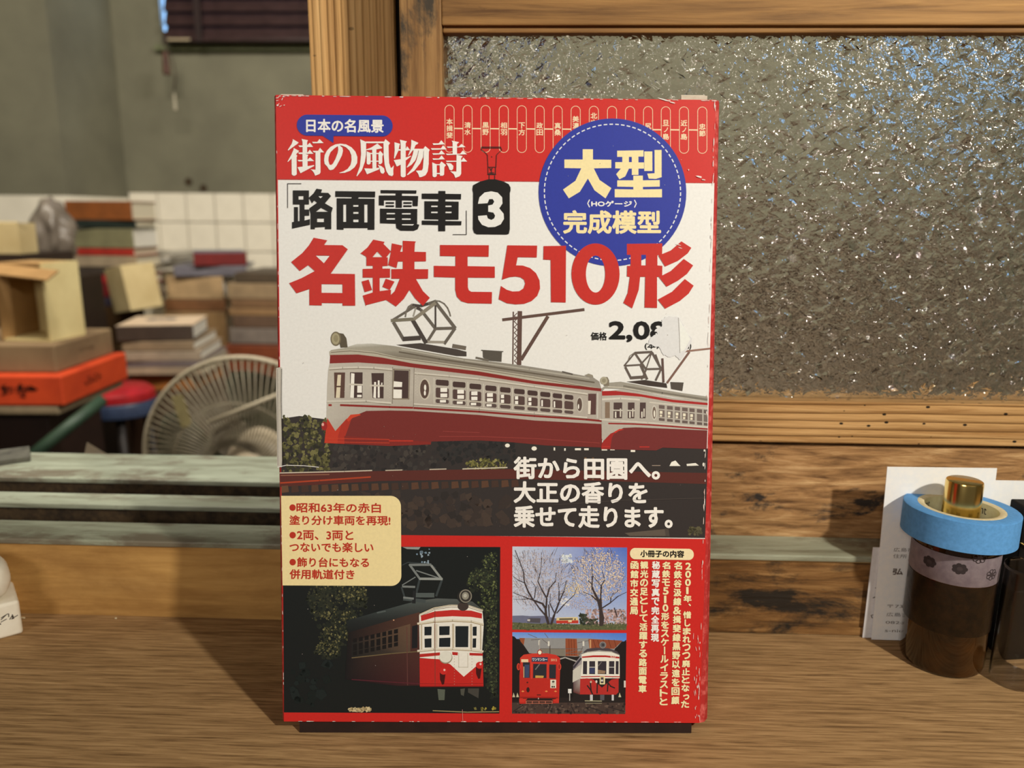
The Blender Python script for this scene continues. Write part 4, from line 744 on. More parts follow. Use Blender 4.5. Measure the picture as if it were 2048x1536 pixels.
KP([(990, 1102), (1322, 1105), (1320, 1238), (1185, 1238), (1185, 1250), (1280, 1252), (1300, 1235), (1340, 1245), (1325, 1285), (1290, 1300), (1170, 1298), (1135, 1275), (1130, 1236), (990, 1232)], [[(1048, 1138), (1125, 1138), (1125, 1152), (1048, 1152)], [(1185, 1140), (1265, 1140), (1265, 1154), (1185, 1154)], [(1048, 1185), (1125, 1185), (1125, 1200), (1048, 1200)], [(1185, 1187), (1265, 1187), (1265, 1202), (1185, 1202)]])
KP([(1510, 945), (1572, 945), (1572, 970), (1712, 972), (1710, 1020), (1572, 1019), (1572, 1038), (1690, 1040), (1688, 1200), (1572, 1200), (1572, 1212), (1715, 1214), (1712, 1250), (1570, 1250), (1570, 1303), (1508, 1303), (1508, 1248), (1362, 1245), (1362, 1208), (1510, 1210), (1510, 1198), (1385, 1196), (1385, 1036), (1510, 1037), (1510, 1018), (1362, 1015), (1362, 968), (1510, 968)], [[(1445, 1073), (1505, 1073), (1505, 1088), (1445, 1088)], [(1572, 1073), (1628, 1073), (1628, 1088), (1572, 1088)], [(1445, 1127), (1505, 1127), (1505, 1142), (1445, 1142)], [(1572, 1127), (1628, 1127), (1628, 1142), (1572, 1142)]])
f.line(Q(E_, [(290, 880), (168, 880), (168, 1095)]), 1.3, P(60, 54, 50)); f.line(Q(E_, [(1758, 1120), (1758, 1333), (1638, 1333)]), 1.3, P(60, 54, 50))
KD = lambda q, c=BLACK: f.poly(Q(D, q), c)
KD([(345, 662), (405, 645), (455, 645), (510, 660), (545, 678), (557, 700), (557, 722), (552, 740), (552, 985), (545, 1017), (530, 1022), (325, 1020), (308, 1010), (300, 985), (302, 740), (297, 712), (302, 685)])
KD([(335, 812), (345, 768), (380, 735), (425, 727), (470, 736), (500, 768), (502, 810), (480, 843), (510, 880), (512, 915), (490, 952), (450, 970), (405, 972), (362, 955), (338, 920), (335, 895), (395, 890), (402, 912), (425, 922), (445, 912), (452, 893), (440, 872), (405, 866), (405, 824), (435, 817), (446, 797), (436, 780), (412, 780), (400, 808)], WHITE)
LN = P(50, 34, 30)
for q in ([(362, 424), (490, 424), (498, 445), (470, 470), (462, 480), (458, 565)], [(498, 445), (490, 424)], [(362, 424), (358, 442), (385, 462), (400, 480), (404, 565)], [(365, 432), (495, 432)], [(432, 495), (428, 488)], [(404, 562), (404, 608), (455, 608), (455, 562), (404, 562)], [(415, 565), (425, 585), (435, 568)], [(412, 600), (447, 600)], [(428, 568), (428, 606)], [(412, 615), (412, 645)], [(450, 615), (450, 645)], [(400, 612), (460, 612)]): f.line(Q(D, q), 1.2, LN)
f.build('tram_heading_lettering', INK, kit)

# ---- big red title
def C_(x, y): return 540+x/4.452, 470+y/4.452
f = flat(6); TR = P(200, 44, 34)
f.poly(Q(C_, [(400, 25), (520, 48), (492, 90), (655, 92), (703, 128), (550, 345), (765, 348), (768, 630), (655, 630), (655, 608), (470, 606), (470, 628), (360, 626), (360, 482), (245, 520), (180, 430), (290, 385), (408, 322), (350, 270), (275, 322), (198, 242), (300, 160), (360, 90)]), TR, [Q(C_, [(415, 183), (543, 185), (490, 253)]), Q(C_, [(468, 438), (655, 440), (655, 517), (468, 515)])])
f.poly(Q(C_, [(930, 42), (1030, 62), (1020, 80), (1087, 148), (1040, 205), (870, 205), (860, 190), (815, 165), (880, 110)]), TR, [Q(C_, [(965, 148), (1012, 198), (922, 198)])])
for q in ([(868, 200), (1058, 200), (1058, 275), (1010, 278), (1010, 300), (1078, 300), (1078, 380), (985, 382), (985, 505), (925, 520), (925, 380), (835, 380), (835, 303), (925, 300), (925, 275), (868, 275)], [(825, 415), (888, 398), (918, 490), (852, 510)], [(1040, 390), (1118, 415), (1075, 490), (1010, 462)], [(835, 540), (925, 512), (985, 500), (1085, 488), (1085, 555), (1040, 580), (865, 625), (862, 635)],
          [(1095, 75), (1188, 95), (1168, 150), (1192, 150), (1192, 52), (1308, 58), (1300, 75), (1295, 150), (1398, 152), (1398, 235), (1295, 237), (1295, 305), (1418, 305), (1415, 390), (1308, 392), (1370, 500), (1432, 560), (1370, 632), (1300, 565), (1250, 490), (1200, 570), (1130, 638), (1040, 578), (1120, 500), (1165, 390), (1090, 390), (1090, 305), (1192, 303), (1192, 237), (1148, 237), (1135, 295), (1062, 270), (1085, 160)],
          [(1523, 90), (1958, 92), (1955, 195), (1768, 192), (1768, 278), (2010, 282), (2010, 382), (1770, 380), (1770, 465), (1778, 492), (1800, 506), (1985, 508), (1982, 612), (1770, 608), (1710, 590), (1672, 550), (1658, 490), (1658, 380), (1468, 375), (1468, 275), (1660, 278), (1660, 190), (1523, 188)]): f.poly(Q(C_, q), TR)
f.poly(Q(D, [(535, 1095), (738, 1097), (735, 1178), (605, 1176), (594, 1232), (640, 1233), (690, 1250), (730, 1285), (754, 1335), (757, 1390), (738, 1440), (700, 1475), (650, 1494), (590, 1498), (530, 1490), (475, 1463), (490, 1372), (530, 1398), (570, 1410), (615, 1408), (645, 1388), (656, 1356), (648, 1330), (625, 1314), (590, 1308), (550, 1312), (497, 1330)]), TR)
f.poly(Q(D, [(782, 1100), (935, 1098), (932, 1485), (832, 1483), (830, 1195), (780, 1192)]), TR)
x0, y0 = D(1136, 1291); f.ell(x0, y0, 164/3.413, 209/3.413, TR, 48, hole=(66/3.413, 126/3.413))
f.poly(Q(D, [(1350, 1085), (1592, 1082), (1590, 1160), (1558, 1162), (1558, 1232), (1592, 1235), (1590, 1310), (1555, 1310), (1555, 1522), (1470, 1520), (1475, 1310), (1440, 1310), (1430, 1400), (1385, 1525), (1325, 1488), (1355, 1420), (1370, 1310), (1350, 1308), (1352, 1235), (1375, 1235), (1375, 1160), (1350, 1160)]), TR, [Q(D, [(1448, 1160), (1480, 1160), (1480, 1232), (1448, 1232)])])
for q in ([(1722, 1068), (1790, 1112), (1765, 1150), (1700, 1200), (1610, 1240), (1565, 1165), (1650, 1130)], [(1738, 1188), (1802, 1232), (1760, 1290), (1700, 1335), (1620, 1378), (1568, 1312), (1650, 1270)], [(1745, 1325), (1805, 1370), (1770, 1425), (1710, 1475), (1610, 1528), (1560, 1465), (1660, 1410)]): f.poly(Q(D, q), TR)
f.build('red_title_lettering', INK, kit)

# ---- price and the torn sticker
f = flat(6)
f.text('価格', 1183, 664, 1215.5, 680.5, BLACK, .35, .3); f.text('2,08', 1219, 642, 1335, 684.5, BLACK, 1.9, .6, 12); f.text('(本体', 1291, 684, 1330, 700, BLACK, .3); f.text('円)', 1368, 684, 1384, 700, BLACK, .3)
f.build('price_lettering', INK, kit)
f = flat(8); rn = random.Random(2)
pts = [(1334, 633), (1358, 634), (1368, 650), (1372, 668), (1386, 676), (1380, 690), (1372, 704), (1362, 720), (1352, 712), (1338, 714), (1326, 708), (1318, 694), (1298, 688), (1304, 674), (1318, 668), (1310, 662), (1324, 652), (1326, 640)]
fine_ = []
for a, b in zip(pts, pts[1:]+pts[:1]):
    for k in range(4): t = k/4; fine_.append((a[0]+(b[0]-a[0])*t+rn.uniform(-1.6, 1.6), a[1]+(b[1]-a[1])*t+rn.uniform(-1.6, 1.6)))
f.poly(fine_, P(226, 219, 206)); f.line([(1358, 636), (1360, 670), (1361, 706)], 1.1, P(150, 140, 126)); f.poly([(1361, 640), (1372, 660), (1382, 678), (1370, 700), (1362, 704)], P(240, 236, 228))
f.build('sticker_tear', INK, kit)
# ---- slogan
f = flat(8)
for t, x0, y0, x1, y1, sk in (('街から田園へ。', 1028, 913, 1321, 958, 2), ('大正の香りを', 1028, 962, 1296, 1006, 2), ('乗せて走ります。', 1028, 1010, 1346, 1055, 2)): f.text(t, x0, y0, x1, y1, P(246, 240, 226), 1.55, sk, 10)
f.build('slogan_lettering', INK, kit)
# ---- cream callout
f = flat(4)
pts = [(563.5, 991.5), (782, 991.5)]+[(782+21*math.sin(math.radians(a)), 1012.5-21*math.cos(math.radians(a))) for a in range(10, 91, 10)]+[(803+.5, 1150)]+[(783+20.5*math.cos(math.radians(a)), 1151+20.5*math.sin(math.radians(a))) for a in range(0, 91, 10)]+[(566, 1170.5)]
f.poly(pts, P(246, 220, 154)); cal = f.build('cream_callout', INK, kit)
f = flat(5); CT = P(190, 52, 32)
for t, x0, y0, x1, y1 in (('昭和63年の赤白', 594, 1005, 763, 1025), ('塗り分け車両を再現!', 580, 1030, 782, 1050), ('2両、3両と', 595, 1060, 708, 1080), ('つないでも楽しい', 580, 1084, 748, 1104), ('飾り台にもなる', 595, 1114, 739, 1134), ('併用軌道付き', 580, 1138, 710, 1158)): f.text(t, x0, y0, x1, y1, CT, .62, .8)
for y in (1015, 1070, 1124): f.ell(586.5, y, 6.4, 6.6, CT)
f.build('callout_lettering', INK, cal)
# ---- booklet contents
f = flat(4); f.poly(pill(f, 1260.5, 1095.5, 1388, 1118, 10.5, CREAM, 2.0), P(250, 222, 168)); pl = f.build('contents_pill', INK, kit)
f = flat(5); f.text('小冊子の内容', 1281, 1099.5, 1369, 1114, BLACK, .6, 1.2); f.build('pill_lettering', INK, pl)
f = flat(5); YC = P(250, 226, 166); WC = P(246, 238, 222)
for t, xc, y0, y1, dr, c in (('2001年、惜しまれつつ廃止となった', 1377, 1124, 1416, -7, YC), ('名鉄谷汲線&揖斐線黒野以遠を回顧', 1356.5, 1122, 1409, -6, YC), ('名鉄モ510形をスケールイラストと', 1333, 1122, 1411, -6, YC), ('秘蔵写真で完全再現', 1312.5, 1121, 1284, -2.5, WC), ('観光の足として活躍する路面電車', 1289, 1121, 1386, -4, YC), ('函館市交通局', 1269.5, 1121, 1230, -1.5, YC)): f.vtext(t, xc, y0, y1, 16.4, c, .75, dr)
f.build('contents_lettering', INK, kit)
# ---- worn edges: bare card showing through
f = flat(9); rn = random.Random(9)
def chip(x, y, l, t, ang):
    n = rn.randint(5, 8); pts = []
    for i in range(n):
        a = 6.283*i/n; r = rn.uniform(.6, 1.1); px, py = l*r*math.cos(a), t*r*math.sin(a)
        pts.append((x+px*math.cos(ang)-py*math.sin(ang), y+px*math.sin(ang)+py*math.cos(ang)))
    f.poly(pts, rn.choice([P(240, 226, 208), P(232, 206, 186), P(226, 190, 170)]))
for i in range(48):
    t = rn.random(); chip(556+876*t, 191.5+9.8*t+rn.random()*.8, rn.uniform(2, 9), rn.uniform(.5, 1.1), .01)
for i in range(70):
    t = rn.random(); chip(1432.5-36*t+rn.uniform(-1.5, .8), 206+1236*t, rn.uniform(2, 11), rn.uniform(.4, 1.0), 1.6)
for i in range(30):
    t = rn.random(); chip(555.5+13*t, 192+1248*t, rn.uniform(1.5, 6), rn.uniform(.4, .8), 1.56)
for i in range(30):
    t = rn.random(); chip(570+826*t, 1441.5+2*t, rn.uniform(2, 6), rn.uniform(.4, .9), .005)
for i in range(26): chip(1399-rn.random()**2*26, 1441-rn.random()**1.5*170, rn.uniform(2, 9), rn.uniform(.4, .9), 1.55+rn.uniform(-.2, .2))
for i in range(16): chip(557+rn.random()**2*16, 193+rn.random()**2*22, rn.uniform(1.5, 4), rn.uniform(.5, 1.2), rn.uniform(-1, 0))
for x, y, l, t in ((1400, 354, 8, 2.2), (1409, 360, 6, 1.6), (1379, 340, 1.4, 2), (1102, 194, 12, 1.4), (1330, 200, 16, 1.6), (1348, 206, 7, 1.4), (1359, 490, 7, .9), (1362, 496, 5, .8)): chip(x, y, l, t, .25)
for i in range(60):
    x, y = rn.uniform(570, 1390), rn.uniform(200, 1430); f.ell(x, y, rn.uniform(.3, .8), rn.uniform(.3, .8), rn.choice([P(214, 200, 180), P(150, 130, 112)]), 5, up=False)
f.line([(1100, 1010), (1250, 1000), (1410, 996)], .5, P(96, 84, 74)); f.line([(925, 1418), (926, 1442)], .7, P(216, 150, 134))
f.build('scuff_marks', INK, kit)['kind'] = 'stuff'
# torn outer layer standing along the left edge
ly = Flat(lambda x, y, d: (TO_UV(x, y)[0]-.00015, -d, TO_UV(x, y)[1]), .0006)
tp = [(555.5, 736), (565.5, 734), (566.5, 760), (564.5, 800), (565.5, 850), (567.5, 900), (566, 934), (557, 933), (556.5, 850), (555, 780)]
ly.poly(tp, P(196, 184, 162)); ly.line([(566, 738), (565.2, 800), (566.5, 860), (567.4, 932)], 1.2, P(70, 62, 54)); ly.line([(558, 934), (575, 930), (610, 931), (640, 934)], 1.3, P(236, 226, 210)); ly.line([(558, 738), (558.6, 930)], .8, P(120, 108, 94))
ly.build('torn_layer', INK, kit)

# ------------------------------------------------------------------ things on the counter
# amber bottle with a gold cap
bt = empty('amber_bottle', (.2108, .3672, 0))
tag(bt, 'small amber glass bottle with gold cap and printed bands beside the white cards', 'bottle')
M_amber = mat('amber_glass', (.30, .095, .008, 1), .05, trans=.0, spec=.6)
M_amber.node_tree.nodes['Principled BSDF'].inputs['Coat Weight'].default_value = .4
ns, ls, b_ = N(M_amber); v_ = coords(ns, ls, (1, 1, 1)); n_ = noise(ns, ls, v_, 45, 3); r_ = ramp(ns, [(.35, (.010, .004, .0015, 1)), (.7, (.058, .020, .003, 1))]); ls.new(n_.outputs[0], r_.inputs[0]); ls.new(r_.outputs[0], b_.inputs['Base Color'])
M_gold = noisy('brushed_gold', (.83, .62, .22, 1), (.78, .55, .18, 1), 90, .2, metal=1)
M_band = noisy('pinkish_paper_band', P(112, 96, 96), P(130, 114, 110), 240, .6)
M_dark = noisy('dark_brown_label', (.005, .003, .002, 1), (.018, .008, .003, 1), 220, .3, bump=.15)
R = .0196
lathe('glass_body', [(0, .0005), (R-.003, 0), (R-.0008, .0012), (R, .004), (R, .0640), (R-.0008, .0670), (R-.0035, .0690), (.0120, .0702), (.0085, .0740), (.0085, .0790), (0, .0790)], M_amber, bt, 72)
lathe('dark_label', [(R+.0002, .0235), (R+.00025, .0240), (R+.00025, .0490), (R+.0002, .0495)], M_dark, bt, 72)
band = lathe('paper_band', [(R+.0003, .0500), (R+.0004, .0503), (R+.0004, .0645), (R+.0003, .0648)], M_band, bt, 72)
def round_map(rad):
    def g(x, z, d):        # x is arc length in metres, 0 facing the room
        a = -math.pi/2+x/rad; return ((rad+d)*math.cos(a), (rad+d)*math.sin(a), z)
    return g
f = Flat(round_map(R+.0004), .00004, 4e-6); rn = random.Random(4)
for cx0, cz in ((-.0075, .0590), (.0085, .0562), (-.021, .0585), (.0005, .0655)):
    for k in range(7):
        a = k*.9; r = .0022
        f.ell(cx0+r*math.cos(a), cz+r*.8*math.sin(a), .0013, .0012, S(54, 48, 52), 10, hole=(.0009, .0008) if cx0 > 0 else None)
    f.ell(cx0, cz, .0013, .0011, S(70, 62, 66), 10)
f.build('flower_print', INK, band)
cp = lathe('gold_cap', [(.0084, .0745), (.0084, .0962), (.0081, .0971), (.0076, .0974), (0, .0974)], M_gold, bt, 64)

# roll of blue tape resting on the shoulder of the bottle
tr = empty('masking_tape_roll', (.2108, .3672, .0686)); tr.rotation_euler = (math.radians(-1.5), math.radians(1.0), 0)
tag(tr, 'roll of light blue paper masking tape sitting over the gold cap of the bottle', 'tape')
M_blue = noisy('blue_paper_tape', P(84, 142, 186), P(94, 154, 200), 500, .75)
M_core = noisy('card_core', P(224, 204, 156), P(206, 184, 136), 400, .8)
M_corein = noisy('core_lining', P(232, 222, 176), P(222, 208, 160), 300, .55)
lathe('blue_tape', [(.0194, .0001), (.0254, 0), (.0258, .0003), (.0258, .0147), (.0254, .0150), (.0194, .0149)], M_blue, tr, 96)
core = lathe('card_core', [(.0194, .0001), (.0194, .0149), (.0187, .0151), (.0168, .0149), (.0163, .0146)], M_core, tr, 96)
lin_ = lathe('core_lining', [(.0163, .0146), (.0163, .0003), (.0194, .0001)], M_corein, tr, 96)
def inner_map(x, z, d):
    a = math.pi/2-x/.0163; return ((.01625-d)*math.cos(a), (.01625-d)*math.sin(a), z)
f = Flat(inner_map, .00004, 4e-6)
for i in range(14):
    x = (i-6.5)*.0073; z0 = .0092 if i % 2 else .0028
    vs, ts = glyphs('mt'); f.tris([(x+(.5-u)*-.0048, z0+.0034*(v) ) for u, v in vs], ts, S(40, 34, 26))
    f.up()
f.build('core_print', INK, lin_)

# cards leaning on the board behind the bottle
M_white = noisy('white_card', P(236, 230, 232), P(244, 238, 238), 300, .6)
M_ivory = noisy('ivory_card', P(216, 208, 196), P(226, 218, 206), 300, .65)
def card(name, bl, br_, top_l, hgt, thick, m, label, lean_y):
    """card from its two lower corners on the counter, standing up and leaning back"""
    bl, br_ = Vector(bl), Vector(br_); ax = (br_-bl).normalized(); wdt = (br_-bl).length
    upv = (Vector(top_l)-bl); upv = (upv-ax*upv.dot(ax)).normalized(); nrm = upv.cross(ax)
    c = empty(name); c.matrix_world = Matrix(((ax.x, nrm.x, upv.x, bl.x), (ax.y, nrm.y, upv.y, bl.y), (ax.z, nrm.z, upv.z, bl.z), (0, 0, 0, 1)))
    box('card_sheet', 0, wdt, 0, thick, 0, hgt, m, c); tag(c, label, 'card', 'cards leaning on the board'); return c, wdt
def cardmap(w_, h_): return lambda x, y, d: (x*w_, -d, (1-y)*h_)
p0 = atz(1743, 1279, .0003); p1 = Vector((p0.x+.0546, p0.y-.0015, .0011)); tl = at(1786, 934, YB-.0038)
c1, w1 = card('business_card', p0, p1, tl, (tl-p0).length, .0004, M_white, 'tall white printed business card standing directly behind the bottle', 0)
f = Flat(cardmap(w1, (tl-p0).length), .00003, 4e-6); G = S(96, 84, 80)
for t, x0, y0, x1, y1, bo in (('広島市', .13, .455, .32, .478, 0), ('住所', .13, .492, .26, .515, 0), ('弘 日', .14, .575, .36, .612, .002), ('〒730-', .12, .788, .34, .806, 0), ('広島市', .12, .835, .33, .858, 0), ('082-51', .12, .886, .36, .902, 0), ('s-nico', .12, .934, .34, .952, 0)): f.text(t, x0, y0, x1, y1, G, bo)
f.build('card_print', INK, c1)
q0 = Vector((p0.x+.018, p0.y+.0016, .0003)); q1 = Vector((q0.x+.0860, q0.y, .0003)); tl2 = at(1858, 932, YB-.0022)
c2, w2 = card('business_card', q0, q1, Vector((q0.x+.004, YB-.0022, tl2.z)), .0905, .0004, M_white, 'wide white card behind the tall card, only its top right showing over the tape', 0)
r0 = atz(1724, 1274, .0003); r0.y -= .0006; r1 = Vector((r0.x+.075, r0.y+.0005, .0003)); tl3 = at(1747, 1095, YB-.0042)
c3, w3 = card('note_card', r0, r1, tl3, (tl3-r0).length, .0004, M_ivory, 'lower ivory note card with handwriting, leftmost of the leaning cards', 0)
f = Flat(cardmap(w3, (tl3-r0).length), .00003, 4e-6)
def squiggle(f, cx0, y, s, rn, col, wd, asp=1.0):
    for k in range(rn.randint(2, 4)):
        x, yy = cx0+rn.uniform(-.5, .5)*s*asp, y+rn.uniform(-.5, .5)*s; f.line([(x, yy), (x+rn.uniform(-.5, .9)*s*asp, yy+rn.uniform(-.3, .8)*s), (x+rn.uniform(-.3, .9)*s*asp, yy+rn.uniform(0, .9)*s)], wd, col, up=False)
    f.up()
rn = random.Random(12)
for i in range(9): squiggle(f, .07, .06+.1*i, .045, rn, S(60, 52, 46), .007, .7)
f.build('handwriting', INK, c3)
# slip with brush notes to the right of the bottle
s0 = atz(1972, 1285, .0003); s0.y = p0.y-.004; s1 = Vector((s0.x+.0080, s0.y, .0003))
c4, w4 = card('note_card', s0, s1, Vector((s0.x+.008, YB-.006, .06)), .062, .0004, M_ivory, 'narrow handwritten slip seen between the bottle and the clear case', 0)
f = Flat(cardmap(w4, .062), .00003, 4e-6)
for i in range(10): squiggle(f, .35+.12*(i % 2), .08+.09*i, .05, rn, S(46, 42, 40), .010, 2.2)
f.build('handwriting', INK, c4)

# clear plastic case and the black carton at the right edge
M_clear = mat('clear_plastic', (.97, .97, .98, 1), .06, trans=1, ior=1.3)
cc = empty('clear_case', (.2378, .3495, 0))
tag(cc, 'small clear plastic tube standing by the right edge next to the bottle', 'container')
lathe('tube_wall', [(.0104, .0004), (.0110, .001), (.0110, .0600), (.0107, .0604), (.0103, .0600), (.0103, .0016), (0, .0014)], M_clear, cc, 48)
lathe('tube_rim', [(.0110, .0588), (.0113, .0590), (.0113, .0604), (.0110, .0606)], M_clear, cc, 48)
M_blk = noisy('black_card', S(12, 10, 10), S(18, 15, 14), 90, .6, spec=.2)
bc = empty('black_carton', (.2705, .3740, 0), 0)
tag(bc, 'black carton with a thin gold loop cut by the right edge of the view', 'box')
box('carton_body', -.0290, .04, -.0080, .0050, 0, .0840, M_blk, bc, .0008); box('carton_sleeve', -.0293, .0403, -.0084, .0053, .0004, .0360, noisy('charcoal_sleeve', S(16, 14, 14), S(22, 19, 18), 120, .6, spec=.2), bc, .0006)
from_bm('gold_loop', tube_bm([(-.0296+.011*t, -.0086-.0014*math.sin(t*3.1), .0660-.007*t+.004*t*t) for t in [i/14 for i in range(15)]], .0004, 8), M_gold, bc, True)

# two small white paper bundles at the left edge
M_bundle = noisy('soft_white_paper', P(240, 226, 196), P(228, 212, 180), 60, .7, bump=.05)
k0 = atz(36, 1222, 0)
lb = empty('paper_bundle', (k0.x, k0.y, 0), math.radians(40)); tag(lb, 'white wrapped block with handwriting, lower of two at the left edge', 'block', 'white bundles at the left edge')
box('wrapped_block', -.062, -.0005, -.030, 0, 0, .0195, M_bundle, lb, .0016, 3)
f = Flat(lambda x, y, d: (x, -.030-d, y), .00003, 4e-6); rn = random.Random(5)
for x in (-.005, -.011): squiggle(f, x, .0105, .0032, rn, S(62, 52, 44), .00045)
f.build('handwriting', INK, lb)
f2 = Flat(lambda x, y, d: (d-.0005, x, y), .00003, 4e-6)
for x in (-.0215, -.026): squiggle(f2, x, .0085, .004, rn, S(52, 44, 38), .0005)
f2.build('handwriting', INK, lb)
ub = empty('paper_bundle', (k0.x-.0012, k0.y-.002, .0196), math.radians(40)); tag(ub, 'rounded white roll with handwriting lying on top of the wrapped block', 'block', 'white bundles at the left edge')
bm = box_bm(-.060, 0, -.030, 0, 0, .0225, .0100, 6); from_bm('rolled_paper', bm, M_bundle, ub, True)
f = Flat(lambda x, y, d: (x, -.0301-d, y), .00003, 4e-6)
for x in (-.012, -.02): squiggle(f, x, .0095, .004, rn, S(70, 60, 50), .0006)
f.build('handwriting', INK, ub)
pt = from_bm('dried_petal', tube_bm([(-.012, 0, 0), (-.006, -.001, .0015), (0, 0, .001)], [.0006, .0026, .0003], 8), noisy('grey_petal', S(150, 132, 120), S(176, 158, 146), 200, .6))
pt.location = (k0.x-.0075, k0.y-.012, .0440); tag(pt, 'small grey curled petal lying on the rounded white roll', 'petal')

# slate coloured scrap on the far ledge, crumbs on the counter
sg = from_bm('slate_scrap', box_bm(-.028, .02, -.014, .016, 0, .004, .0008), noisy('slate', S(66, 64, 58), S(96, 94, 84), 90, .7)); e0 = atz(10, 925, ZS+.002); sg.location = (e0.x-.008, e0.y+.004, ZS+.002); sg.rotation_euler = (0, 0, .6)
tag(sg, 'dark grey scrap lying on the far painted ledge at the left edge', 'scrap')
rn = random.Random(8); M_crumb = mat('crumb', P(206, 184, 140), .8)
for k, (x, y) in enumerate(((46, 1237), (232, 1238), (16, 1252))):
    p = atz(x, y, 0); bm = bmesh.new(); bmesh.ops.create_icosphere(bm, subdivisions=1, radius=.0009)
    for vv in bm.verts: vv.co = Vector((vv.co.x*(1.8 if k == 0 else .8), vv.co.y*.8, vv.co.z*.55))*rn.uniform(.85, 1.15)
    o = from_bm('crumb', bm, M_crumb); o.location = (p.x, p.y, .0005); tag(o, 'pale crumb on the counter '+('beside the white wrapped block', 'by itself left of the red box shadow', 'in front of the white wrapped block')[k], 'crumb', 'crumbs on the counter')

# ------------------------------------------------------------------ back room seen through the open window
YW = 2.60
M_plaster = noisy('olive_plaster', S(122, 119, 99), S(104, 101, 84), 5, .85, .3, .7)
M_floor = noisy('dark_floor', S(60, 44, 32), S(44, 32, 24), 30, .6)
M_tile = noisy('white_tile', S(240, 232, 214), S(226, 218, 200), 9, .2)
M_grout = noisy('grout', S(120, 108, 90), S(100, 90, 74), 60, .9)
struct(box('floor', -2.6, 2.3, -1.8, YW+.1, -.82, -.80, M_floor))
cor = at(238, 200, YW)                                  # corner where the side face meets the back wall
TT = at(400, 385, YW).z                                 # top of the tiling
wb = struct(empty('wall_back', (0, YW, 0)))
wx0, wx1 = at(322, 40, YW).x, at(322, 40, YW).x+1.0       # window opening in the wall
wz0 = at(450, 92, YW).z
box('plaster_face', cor.x-.02, wx0, 0, .1, TT, 1.7, M_plaster, wb); box('plaster_face', wx0, wx1, 0, .1, TT, wz0, M_plaster, wb); box('plaster_face', wx1, 2.2, 0, .1, TT, 1.7, M_plaster, wb)
box('grout_bed', cor.x-.02, 2.2, .002, .1, -.8, TT, M_grout, wb)
tw = .0965
tile_me = None
for r in range(6):
    for c in range(10):
        x0 = cor.x+.004+c*tw; z1 = TT-.002-r*tw
        if tile_me is None:
            t0 = box('tile', 0, tw-.003, -.004, .004, -(tw-.003), 0, M_tile, wb, .0015); tile_me = t0.data; t0.location = (x0, 0, z1)
        else:
            o = bpy.data.objects.new('tile', tile_me); COL.objects.link(o); o.parent = wb; o.location = (x0, 0, z1)
# sill strip of the far window and daylight outside
M_sky = mat('daylight', (.2, .4, .7, 1), 1, emit=(.30, .58, 1.0, 1), estr=1.5)
M_tint = mat('blue_tint_glow', (.2, .4, .7, 1), 1, emit=(.34, .56, .95, 1), estr=.32)  # bluish glow for the added window only
cm0 = mat('frame_brown', S(60, 44, 34), .6)
wn = struct(empty('window_2', (0, YW, 0)))
box('window_sill', wx0-.02, wx1+.02, -.02, .1, wz0-.016, wz0, noisy('green_sill', S(120, 124, 92), S(104, 108, 80), 20, .7), wn)
box('bright_pane', wx0, wx1, .004, .012, wz0+.045, 1.5, M_sky, wn)
box('lower_rail', wx0, wx1, .002, .014, wz0, wz0+.045, cm0, wn)
# blind: separate slats on tapes
w3 = struct(empty('unseen_tint_window', (0, YW, 0)))  # unseen glowing window, added to turn the upper right patterned glass blue
box('bright_pane', 1.22, 1.80, -.012, -.008, .82, 1.35, M_tint, w3)
for q_ in ((1.20, 1.82, .80, .82), (1.20, 1.82, 1.35, 1.37), (1.20, 1.22, .82, 1.35), (1.80, 1.82, .82, 1.35), (1.50, 1.52, .82, 1.35)): box('window_frame', q_[0], q_[1], -.03, -.001, q_[2], q_[3], M_plaster, w3)
bl = empty('venetian_blind', (0, YW-.035, 0)); tag(bl, 'dark brown venetian blind covering the far window', 'blind')
M_slat = noisy('brown_slat', S(62, 44, 43), S(48, 33, 32), 30, .3)
bx0 = wx0+.030; bx1 = wx1-.01
for i in range(24):
    z = wz0+.034+i*.0400
    s = box('slat', bx0, bx1, -.024, .024, -.0013, .0013, M_slat, bl); s.location = (0, 0, z); s.rotation_euler = (math.radians(68), 0, 0)
box('bottom_rail', bx0, bx1, -.022, .022, wz0+.002, wz0+.014, M_slat, bl, .003)
lx = at(412, 40, YW).x
box('ladder_tape', lx-.010, lx+.010, -.030, -.0285, wz0, wz0+1.1, noisy('tape_brown', S(44, 28, 26), S(36, 24, 22), 40, .8), bl)
box('rail_clip', bx0+.012, bx0+.085, -.0265, -.022, wz0+.004, wz0+.010, mat('clip_ivory', S(176, 160, 130), .5), bl)
cd_ = empty('blind_cord', (at(336, 130, YW-.10).x, YW-.10, 0)); tag(cd_, 'blind pull cord with dark wooden tassel hanging by the window', 'cord')
zc = at(336, 125, YW-.10).z
from_bm('cord_loop', tube_bm([(-.01, .02, zc+.30), (-.012, .01, zc+.06), (.012, 0, zc+.02), (.022, 0, zc-.03), (.014, 0, zc-.08)], .0022, 6), mat('dark_cord', S(64, 50, 40), .8), cd_, True)
lathe('tassel', [(0, .035), (.008, .030), (.011, -.02), (.012, -.035), (0, -.038)], noisy('tassel_wood', S(84, 46, 26), S(64, 34, 20), 60, .5), cd_, 16).location = (-.006, 0, zc)
lathe('white_tip', [(0, .02), (.003, .018), (.005, -.03), (0, -.034)], mat('tip_white', S(176, 168, 146), .6), cd_, 12).location = (.012, 0, zc-.11)
